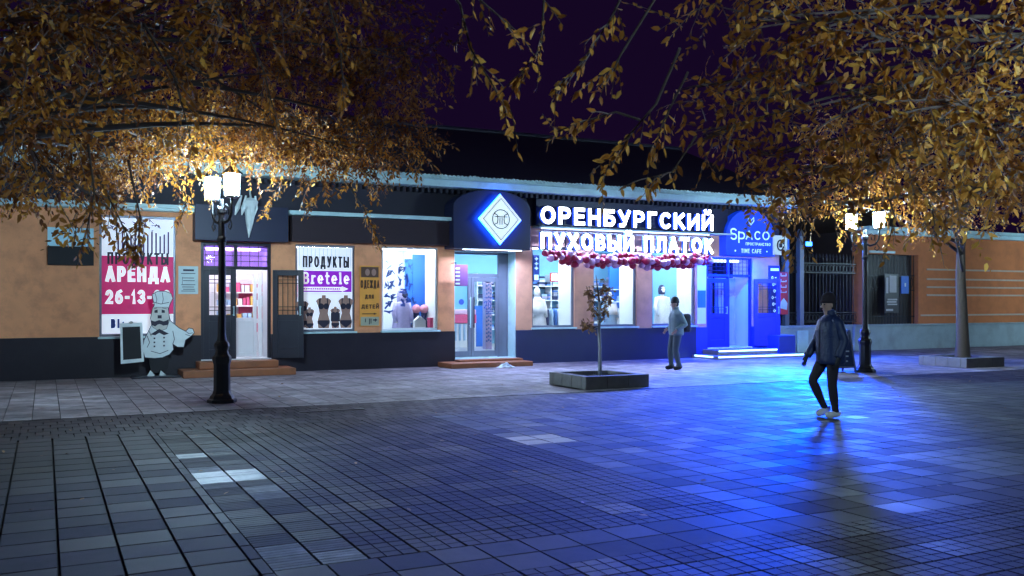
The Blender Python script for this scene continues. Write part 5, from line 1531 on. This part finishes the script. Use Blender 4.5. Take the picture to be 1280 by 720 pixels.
ob = thing('orange_building', 'orange plastered building with pale bands and dark barred gateway at right', 'building', (27, YW, 0))
m = MB()
DX0, DX1 = at(1083, 318, YW).x, at(1148, 318, YW).x
zt = at(1115, 318, YW).z
XE = 36
m.box(DX0 - .12, DX0, YW, YW + .5, .86, 4.0).box(DX1, XE, YW, YW + .5, .86, 4.0).box(DX0, DX1, YW, YW + .5, zt, 4.0)
MB().box(DX0 - .12, XE, YW + .5, 31, .0, 3.999).build('rear_wall', M_['brick'], ob)
m.build('wall', M_['plaster_red'], ob)
m = MB(); m.box(23.8, XE, YW - .07, YW + .499, 0, .80); m.box(23.8, XE, YW - .12, YW + .498, .801, .858); m.build('plinth', M_['teal_wall'], ob, bevel=.01)
m = MB(); m.box(DX0 - .2, XE + .1, YW - .22, YW - .002, 3.86, 4.0); m.box(DX0 - .2, XE + .1, YW - .32, YW + .5, 4.001, 4.12); m.build('cornice', M_['fascia'], ob, bevel=.015)
m = MB()
bx0 = at(1158, 340, YW).x
for v in (337, 349, 359, 369): z = at(1170, v, YW).z; m.box(bx0, XE, YW - .03, YW - .002, z - .03, z + .03)
z = at(1170, 394, YW).z; m.box(DX1 + .1, XE, YW - .03, YW - .002, z - .03, z + .03)
m.build('pale_band', mat('pale_band_paint', (.55, .42, .32), .7, bump=.1), ob, bevel=.006)
m = MB(); m.box(DX0 + .1, DX0 + 1.3, YW - .06, YW - .002, zt + .03, zt + .11); m.build('lintel', M_['fascia'], ob, bevel=.006)
m = MB(); m.box(DX0, DX1, YW + .30, YW + .36, .86, zt); dg_ = m.build('gateway', mat('dark_brown_door', (.03, .018, .016), .5, bump=.2), ob)
m = MB(); x = DX0 + .08
while x < DX1: m.tube([(x, YW + .18, .86), (x, YW + .18, zt)], .014, 5); x += .14
for z in (1.1, 2.0, 2.5): m.box(DX0, DX1, YW + .165, YW + .195, z, z + .03)
for k in range(9): ribbon(m, arc(DX0 + .2 + k * .26, 2.28, .11, .19, 0, 360, 12), .02, YW + .155, .01, P0)
m.build('gate_bars', M_['iron'], dg_)
def flat_sign(u0, v0, u1, v1, Y, mb_, label, lines, mt_):
    a, b = at(u0, v0, Y), at(u1, v1, Y)
    t = thing('poster', label, 'poster', ((a.x + b.x) / 2, Y, b.z))
    MB().box(a.x, b.x, Y, Y + .03, b.z, a.z).build('sheet', mb_, t, bevel=.003)
    m = MB(); w_, h_ = b.x - a.x, a.z - b.z
    for (fx0, fx1, fz0, fz1) in lines: m.box(a.x + w_ * fx0, a.x + w_ * fx1, Y - .006, Y - .001, b.z + h_ * fz0, b.z + h_ * fz1)
    m.build('print', mt_, t)
flat_sign(1106, 342, 1123, 391, YW - .005, mat('dark_poster', (.03, .025, .03), .4, bump=0), 'dark poster with pale figure and text lines on barred gateway', [(.35, .85, .52, .95), (.2, .9, .32, .36), (.15, .85, .26, .30), (.2, .9, .2, .235), (.1, .25, .5, .9), (.1, .6, .05, .1)], mat('pale_poster_print', (.45, .42, .42), .5, bump=0))
flat_sign(1127, 345, 1136, 367, YW - .005, M_['blue_wall'], 'small blue sign with white dot on barred gateway', [(.4, .6, .4, .6)], M_['notice'])

# ================================================================== sandwich board behind the walker
t = thing('sandwich_board', 'blue black standing sandwich board with pale writing beside right lamp post', 'sandwich board', (16.55, 15.9, 0))
def sb_panel(s):
    M = Matrix.Translation((16.50, 15.86 + s * .20, 0)) @ Matrix.Rotation(R(-8), 4, 'Z') @ Matrix.Rotation(R(13 * s), 4, 'X')
    m = MB(); m.box(-.28, -.24, -.015, .015, 0, 1.0, M=M).box(.24, .28, -.015, .015, 0, 1.0, M=M).box(-.24, .24, -.015, .015, .95, 1.0, M=M).box(-.24, .24, -.015, .015, .10, .14, M=M)
    f = m.build('frame', M_['frame_grey'], t, bevel=.004)
    MB().box(-.24, .24, -.008, .008, .14, .95, M=M).build('panel', mat('blue_chalk_panel', (.012, .03, .10), .6, bump=.05), f)
    if s < 0:
        m = MB()
        for k in range(6):
            z = .82 - k * .115
            m.box(-.16 + .02 * (k % 2), .16 - .04 * (k % 3), -.013, -.009, z, z + .03, M=M)
        m.build('writing', M_['notice'], f)
sb_panel(-1); sb_panel(1)

# litter on the store step
m = MB(); c = Vector((at(628, 458, 20.85).x, 20.66, 0.0))
rl_ = random.Random(3)
n_ = 10
vs, fs = [], []
for j in range(n_ + 1):
    for i in range(n_ + 1):
        f_ = math.sin(math.pi * i / n_) * math.sin(math.pi * j / n_)
        vs.append((c.x - .22 + .44 * i / n_ + rl_.uniform(-.02, .02), c.y - .12 + .24 * j / n_ + rl_.uniform(-.02, .02), .004 + f_ * rl_.uniform(.04, .13)))
fs = [(j * (n_ + 1) + i, j * (n_ + 1) + i + 1, (j + 1) * (n_ + 1) + i + 1, (j + 1) * (n_ + 1) + i) for j in range(n_) for i in range(n_)]
m.add(vs, fs)
tag(m.build('plastic_bag', mat('pale_plastic_film', (.62, .72, .76), .3, bump=.3)), 'crumpled pale plastic bag on ground before the glass door step', 'litter')
m = MB(); a = Vector((1.95, 13.2, 0)); m.box(3.35, 4.35, 13.62, 13.70, .004, .009)
tag(m.build('drain_slot', M_['iron']), kind='structure')

lv = Leaves(5); r = np.random.default_rng(8)
for k in range(260):
    x, y = (r.normal(0, 6) + 1.0, r.normal(0, 4) + 11) if k % 2 else (r.normal(0, 6) + 12, r.normal(0, 4) + 8)
    if y > 20.5 or (8.8 < x < 10.5 and 14.6 < y < 16.3): continue
    a_ = r.uniform(0, 6.28); L_ = r.uniform(.04, .075)
    lv.leaf(np.array([x, y, .012 + r.random() * .012]), np.array([math.cos(a_), math.sin(a_), r.uniform(-.05, .15)]), np.array([r.normal(0, .2), r.normal(0, .2), 1.0]), L_, L_ * .5, float(r.random() * .8))
gd = bpy.data.objects['ground']
o = lv.build('fallen_leaves', M_['leaf_dry'], gd); o.parent = None
tag(o, kind='stuff')
# ================================================================== people
def skinned(name, joints, edges, m, parent, lvl=2, root=0):
    """one continuous body grown round a jointed skeleton: joints = {key: (x, y, z, rx, ry)}"""
    keys = list(joints)
    me = bpy.data.meshes.new(name)
    me.from_pydata([joints[k][:3] for k in keys], [(keys.index(a), keys.index(b)) for a, b in edges], [])
    o = bpy.data.objects.new(name, me); COL.objects.link(o)
    sk = o.modifiers.new('skin', 'SKIN'); sk.use_smooth_shade = True; sk.branch_smoothing = .6
    for i, k in enumerate(keys):
        j = joints[k]; me.skin_vertices[0].data[i].radius = (j[3], j[4] if len(j) > 4 else j[3])
    me.skin_vertices[0].data[root].use_root = True
    ss = o.modifiers.new('sub', 'SUBSURF'); ss.levels = lvl; ss.render_levels = lvl
    dg = bpy.context.evaluated_depsgraph_get()
    nm = bpy.data.meshes.new_from_object(o.evaluated_get(dg))
    nm.materials.clear(); nm.materials.append(m)
    o.modifiers.clear(); o.data = nm
    o.parent = parent
    return o
P_ = {'skin': mat('skin', (.42, .25, .19), .55, bump=.05, var=.06), 'jacket1': mat('quilted_blue_jacket', (.009, .022, .078), .5, bump=.9, scale=4),
      'dark': mat('dark_leggings', (.014, .008, .014), .75, bump=.2), 'hat1': mat('dark_knit_hat', (.020, .012, .018), .9, bump=.6, scale=22),
      'shoe1': mat('white_sneaker', (.62, .60, .60), .5, bump=.05), 'jacket2': mat('pale_grey_green_jacket', (.16, .23, .25), .7, bump=.9, scale=4, var=.35),
      'trouser2': mat('grey_trousers', (.06, .08, .10), .8, bump=.8, scale=4), 'black': mat('black_cloth', (.014, .014, .02), .7, bump=.2), 'eye': mat('dark_eye', (.01, .008, .008), .3, bump=0),
      'lip': mat('lip_skin', (.34, .13, .11), .5, bump=0)}

def hand(mb_joints, edges, wrist, d, side, s, tag_):
    """palm, four curled fingers and a thumb hanging from the wrist along d (downwards)"""
    w = Vector(wrist); d = Vector(d).normalized(); sd = Vector(side).normalized(); fwd = d.cross(sd).normalized()
    pm = w + d * .075 * s
    mb_joints[tag_ + 'palm'] = (*pm, .026 * s, .036 * s)
    edges.append((tag_ + 'wrist', tag_ + 'palm'))
    for i in range(4):
        b0 = pm + d * .02 * s + fwd * (.027 - .018 * i) * s
        L = (.072, .080, .074, .058)[i] * s
        p1 = b0 + d * L * .5 + sd * .006 * s; p2 = b0 + d * L * .92 + sd * .026 * s
        mb_joints[f'{tag_}f{i}a'] = (*p1, .0085 * s, .0085 * s); mb_joints[f'{tag_}f{i}b'] = (*p2, .0075 * s, .0075 * s)
        edges += [(tag_ + 'palm', f'{tag_}f{i}a'), (f'{tag_}f{i}a', f'{tag_}f{i}b')]
    p1 = w + d * .05 * s + fwd * .042 * s + sd * .012 * s; p2 = p1 + d * .045 * s + fwd * .008 * s + sd * .012 * s
    mb_joints[tag_ + 't1'] = (*p1, .011 * s, .011 * s); mb_joints[tag_ + 't2'] = (*p2, .009 * s, .009 * s)
    edges += [(tag_ + 'wrist', tag_ + 't1'), (tag_ + 't1', tag_ + 't2')]

def person(label, loc, heading, H, legs, arms, headturn, cl, hood=False, bag=None, longcoat=True):
    """local frame: +x forward, +y left, z up; legs: (hip,knee,ankle) offsets; arms: (elbow, wrist)"""
    t = thing('person', label, 'person', (0, 0, 0))
    s = H / 1.72
    J, E = {}, []
    J['pelvis'] = (0, 0, .93 * s, .125 * s, .15 * s); J['waist'] = (.0, 0, 1.06 * s, .105 * s, .14 * s); J['chest'] = (.01, 0, 1.25 * s, .11 * s, .155 * s)
    J['neck0'] = (.0, 0, 1.40 * s, .065 * s, .075 * s); J['neck'] = (.02, 0, 1.47 * s, .05 * s, .05 * s)
    hx, hy = .035 * math.cos(headturn), .035 * math.sin(headturn)
    J['head0'] = (.02 + hx, hy, 1.555 * s, .078 * s, .072 * s); J['head1'] = (.02 + hx * .6, hy * .6, 1.635 * s, .088 * s, .080 * s); J['crown'] = (.02, 0, 1.675 * s, .06 * s, .055 * s)
    E += [('pelvis', 'waist'), ('waist', 'chest'), ('chest', 'neck0'), ('neck0', 'neck'), ('neck', 'head0'), ('head0', 'head1'), ('head1', 'crown')]
    JJ = dict(JACK={}, TR={})
    for sg, k in ((1, 'l'), (-1, 'r')):
        kn, an = legs[k][:2]
        J[k + 'hip'] = (0, sg * .095 * s, .88 * s, .085 * s, .085 * s); J[k + 'knee'] = (kn[0] * s, sg * .10 * s, kn[1] * s, .056 * s, .056 * s); J[k + 'ankle'] = (an[0] * s, sg * .095 * s, an[1] * s, .040 * s, .040 * s)
        E += [('pelvis', k + 'hip'), (k + 'hip', k + 'knee'), (k + 'knee', k + 'ankle')]
        el, wr = arms[k]
        J[k + 'sh'] = (0, sg * .18 * s, 1.36 * s, .050 * s, .050 * s)
        J[k + 'el'] = (el[0] * s, sg * el[1] * s, el[2] * s, .045 * s, .045 * s); J[k + 'wrist'] = (wr[0] * s, sg * wr[1] * s, wr[2] * s, .030 * s, .030 * s)
        E += [('neck0', k + 'sh'), (k + 'sh', k + 'el'), (k + 'el', k + 'wrist')]
        d = Vector(J[k + 'wrist'][:3]) - Vector(J[k + 'el'][:3])
        hand(J, E, J[k + 'wrist'][:3], d + Vector((0, 0, -.1)), (0, -sg, 0), s, k)
    body = skinned('body', J, E, P_['skin'], t)
    if cl.get('gloves'):
        body.data.materials.append(P_['black'])
        for pg in body.data.polygons:
            if pg.center.z < 1.0 * s and abs(pg.center.y) > .17 * s: pg.material_index = 1
    # jacket: lofted torso with quilting, sleeves and a standing collar
    def loft(mb, secs, n=22):
        """secs: (x, y, z, rx, ry) rings from bottom to top"""
        vs, fs = [], []
        for (x, y, z, rx, ry) in secs:
            for q in range(n):
                a_ = 2 * math.pi * q / n
                ca, sa = math.cos(a_), math.sin(a_)
                k_ = (abs(ca) ** 2.5 + abs(sa) ** 2.5) ** (-1 / 2.5)
                vs.append((x + rx * ca * k_, y + ry * sa * k_, z))
        for r_ in range(len(secs) - 1):
            for q in range(n):
                q2 = (q + 1) % n
                fs.append((r_ * n + q, r_ * n + q2, (r_ + 1) * n + q2, (r_ + 1) * n + q))
        fs.append(tuple(range(n - 1, -1, -1))); o_ = (len(secs) - 1) * n; fs.append(tuple(range(o_, o_ + n)))
        mb.add(vs, fs)
    def interp(keys, m_):
        out = []
        for a_, b_ in zip(keys[:-1], keys[1:]):
            for q in range(m_): out.append(tuple(a_[c_] + (b_[c_] - a_[c_]) * q / m_ for c_ in range(5)))
        out.append(keys[-1]); return out
    z0_ = .76 if longcoat else .84
    w_ = cl.get('bulk', 1.0)
    keys = [(-.01, 0, z0_, .135 * w_, .195 * w_), (-.01, 0, z0_ + .03, .150 * w_, .212 * w_), (-.005, 0, .98, .150 * w_, .205 * w_), (.0, 0, 1.12, .145 * w_, .20 * w_), (.01, 0, 1.26, .14 * w_, .205 * w_), (.005, 0, 1.36, .115 * w_, .19 * w_), (.0, 0, 1.425, .085, .125), (.005, 0, 1.455, .07, .08), (.012, 0, 1.51, .075, .08), (.012, 0, 1.525, .055, .06)]
    secs = interp(keys, 4)
    if cl.get('quilt'): secs = [(x, y, z, rx + .007 * abs(math.sin(z * 42)) - .004, ry + .007 * abs(math.sin(z * 42)) - .004) if .8 < z < 1.38 else (x, y, z, rx, ry) for (x, y, z, rx, ry) in secs]
    jm = MB(); loft(jm, [tuple(c_ * s for c_ in q) for q in secs])
    for sg, k in ((1, 'l'), (-1, 'r')):
        p, q, r_ = Vector(J[k + 'sh'][:3]), Vector(J[k + 'el'][:3]), Vector(J[k + 'wrist'][:3])
        path = bez(p + Vector((0, -sg * .06 * s, -.01)), p + Vector((0, sg * .03 * s, .01 * s)), p.lerp(q, .25), 3) + [p.lerp(q, t_) for t_ in (.4, .55, .7, .85)] + [q, q.lerp(r_, .15)] + [q.lerp(r_, t_) for t_ in (.3, .45, .6, .75, .9, 1.0)]
        n_ = len(path)
        rad = [(.078 - .026 * t_ / (n_ - 1) + (.004 * (t_ % 2) if cl.get('quilt') else 0)) * s * (.9 + .1 * w_) for t_ in range(n_)]
        rad[0] *= .8
        jm.tube(path, rad, 12)
    jk = jm.build('jacket', cl['jacket'], t, smooth=True)
    zp = MB(); zp.tube([(.152 * s * w_, 0, (z0_ + .05) * s), (.150 * s * w_, 0, 1.1 * s), (.150 * s * w_, 0, 1.26 * s), (.118 * s * w_ + .004, 0, 1.37 * s)], .006, 5); zp.build('zip', P_['black'], jk)
    # trousers
    lw = cl.get('leg', 1.0)
    tm_ = MB(); loft(tm_, [tuple(c_ * s for c_ in q) for q in interp([(0, 0, .80, .07, .12), (0, 0, .84, .115, .165), (0, 0, .92, .125, .172), (0, 0, 1.0, .11, .155)], 3)])
    for sg, k in ((1, 'l'), (-1, 'r')):
        p, q, r_ = Vector(J[k + 'hip'][:3]) + Vector((0, 0, .02)), Vector(J[k + 'knee'][:3]), Vector(J[k + 'ankle'][:3])
        path = [p.lerp(q, t_) for t_ in (0, .2, .4, .6, .8, .93)] + [q.lerp(r_, t_) for t_ in (.07, .2, .35, .5, .65, .8, .92, 1.0)]
        rad = [.094, .092, .086, .079, .071, .066, .064, .065, .066, .061, .054, .049, .046 * cl.get('hem', 1), .046 * cl.get('hem', 1)]
        tm_.tube(path, [x_ * s * lw for x_ in rad], 14)
    tm_.build('trousers', cl['trousers'], t, smooth=True)
    for sg, k in ((1, 'l'), (-1, 'r')):
        an = Vector(J[k + 'ankle'][:3]); pitch = legs[k][2] if len(legs[k]) > 2 else 0
        fd = Vector((math.cos(pitch), 0, -math.sin(pitch)))
        dn = Vector((-math.sin(pitch), 0, -math.cos(pitch)))
        h_ = .052 * s
        S_ = {'a': (*(an + Vector((0, 0, .01))), .062 * s, .062 * s), 'h': (*(an + dn * h_ * .7 - fd * .05 * s), .056 * s, .056 * s), 'm': (*(an + dn * (h_ * .7) + fd * .06 * s), .056 * s, .058 * s), 't': (*(an + dn * (h_ * .85) + fd * .165 * s), .044 * s, .054 * s)}
        skinned('shoe', S_, [('a', 'h'), ('a', 'm'), ('m', 't')], cl['shoe'], t)
    # hat, hair, face
    hc = Vector((.02 + hx * .5, hy * .5, 1.64 * s))
    Rz = Matrix.Rotation(headturn, 4, 'Z')
    m = MB()
    prof = [(.092, -.015), (.101, .0), (.102, .03), (.092, .07), (.066, .105), (.03, .122), (.001, .126)]
    m.lathe([(a * s, b * s) for a, b in prof], (hc.x - .012 * s * math.cos(headturn), hc.y - .012 * s * math.sin(headturn), hc.z + .01 * s), 16)
    ht = m.build('hat', cl['hat'], t, smooth=True)
    m = MB(); m.lathe([(.098 * s, -.028 * s), (.108 * s, -.02 * s), (.108 * s, .012 * s), (.098 * s, .02 * s)], (hc.x - .01 * s * math.cos(headturn), hc.y - .01 * s * math.sin(headturn), hc.z + .004 * s), 16); m.build('hat_band', cl['hat'], ht, smooth=True)
    m = MB()
    for q_ in range(3):
        a_ = headturn + math.pi + (q_ - 1) * .8
        m.ball((hc.x + .055 * s * math.cos(a_), hc.y + .055 * s * math.sin(a_), hc.z - .05 * s), .048 * s, sz=1.3)
    m.build('hair', P_['black'], t, smooth=True)
    def fp(f_, l_, z): v_ = Rz @ Vector((f_ * s, l_ * s, 0)); return (J['head1'][0] + v_.x, J['head1'][1] + v_.y, z * s)
    m = MB(); m.tube([fp(.080, 0, 1.60), fp(.100, 0, 1.575), fp(.108, 0, 1.562), fp(.09, 0, 1.555)], [.008 * s, .011 * s, .014 * s, .010 * s], 7); m.build('nose', P_['skin'], t, smooth=True)
    for q_ in (-1, 1):
        m = MB(); m.ball(fp(.076, q_ * .032, 1.598), .011 * s); m.build('eye', P_['eye'], t, smooth=True)
        m = MB(); m.ball(fp(-.005, q_ * .083, 1.585), .026 * s, sx=.6, sy=.35, sz=1.2); m.build('ear', P_['skin'], t, smooth=True)
    m = MB(); m.tube([fp(.078, -.022, 1.525), fp(.088, 0, 1.524), fp(.078, .022, 1.525)], [.004 * s, .008 * s, .004 * s], 6); m.build('mouth', P_['lip'], t, smooth=True)
    t.location = loc; t.rotation_euler = (0, 0, heading)
    return t

hd = math.atan2(.28, -1.0)
p1 = person('person in dark knit hat, blue jacket and white sneakers walking across the blue lit square', (9.93, 9.72, 0), hd, 1.72,
       {'l': ((.03, .48), (-.03, .085), 0.0), 'r': ((.22, .52), (.03, .125), .35)},
       {'l': ((-.08, .24, 1.09), (.02, .25, .86)), 'r': ((.06, .25, 1.08), (.22, .24, .86))}, R(8),
       dict(jacket=P_['jacket1'], trousers=P_['dark'], shoe=P_['shoe1'], hat=P_['hat1'], leg=1.0, quilt=True, bulk=1.14, gloves=True))
p2 = person('person in pale grey green jacket and dark cap walking past the last store window', (13.5, 18.1, 0), math.atan2(.2, -1.0), 1.70,
       {'l': ((.06, .48), (-.04, .085), 0.0), 'r': ((.10, .50), (.08, .090), 0.0)},
       {'l': ((-.12, .26, 1.10), (.10, .24, .98)), 'r': ((-.10, .26, 1.10), (.12, .24, .98))}, R(5),
       dict(jacket=P_['jacket2'], trousers=P_['trouser2'], shoe=P_['black'], hat=P_['black'], leg=1.16, hem=1.3, bulk=1.05), longcoat=False)
# shoulder bags they carry
def bag(owner, off, size, m_, label, strap):
    c = Matrix.Rotation(owner.rotation_euler.z, 4, 'Z') @ Vector(off) + owner.location
    t = thing('bag', label, 'bag', tuple(c))
    M = Matrix.Translation(c) @ Matrix.Rotation(owner.rotation_euler.z, 4, 'Z')
    a, b, h_ = size
    m = MB(); m.box(-a, a, -b, b, -h_, h_, M=M)
    m.build('bag_body', m_, t, bevel=min(a, b) * .7, seg=4)
    m = MB(); m.tube([M @ Vector(p) for p in strap], .012, 6); m.build('strap', m_, t)
bag(p2, (-.24, 0, 1.12), (.10, .16, .22), P_['black'], 'dark backpack on the back of person in grey green jacket', [(.09, .12, .16), (.22, .13, .27), (.34, .12, .15), (.3, .13, -.1), (.1, .13, -.18)])
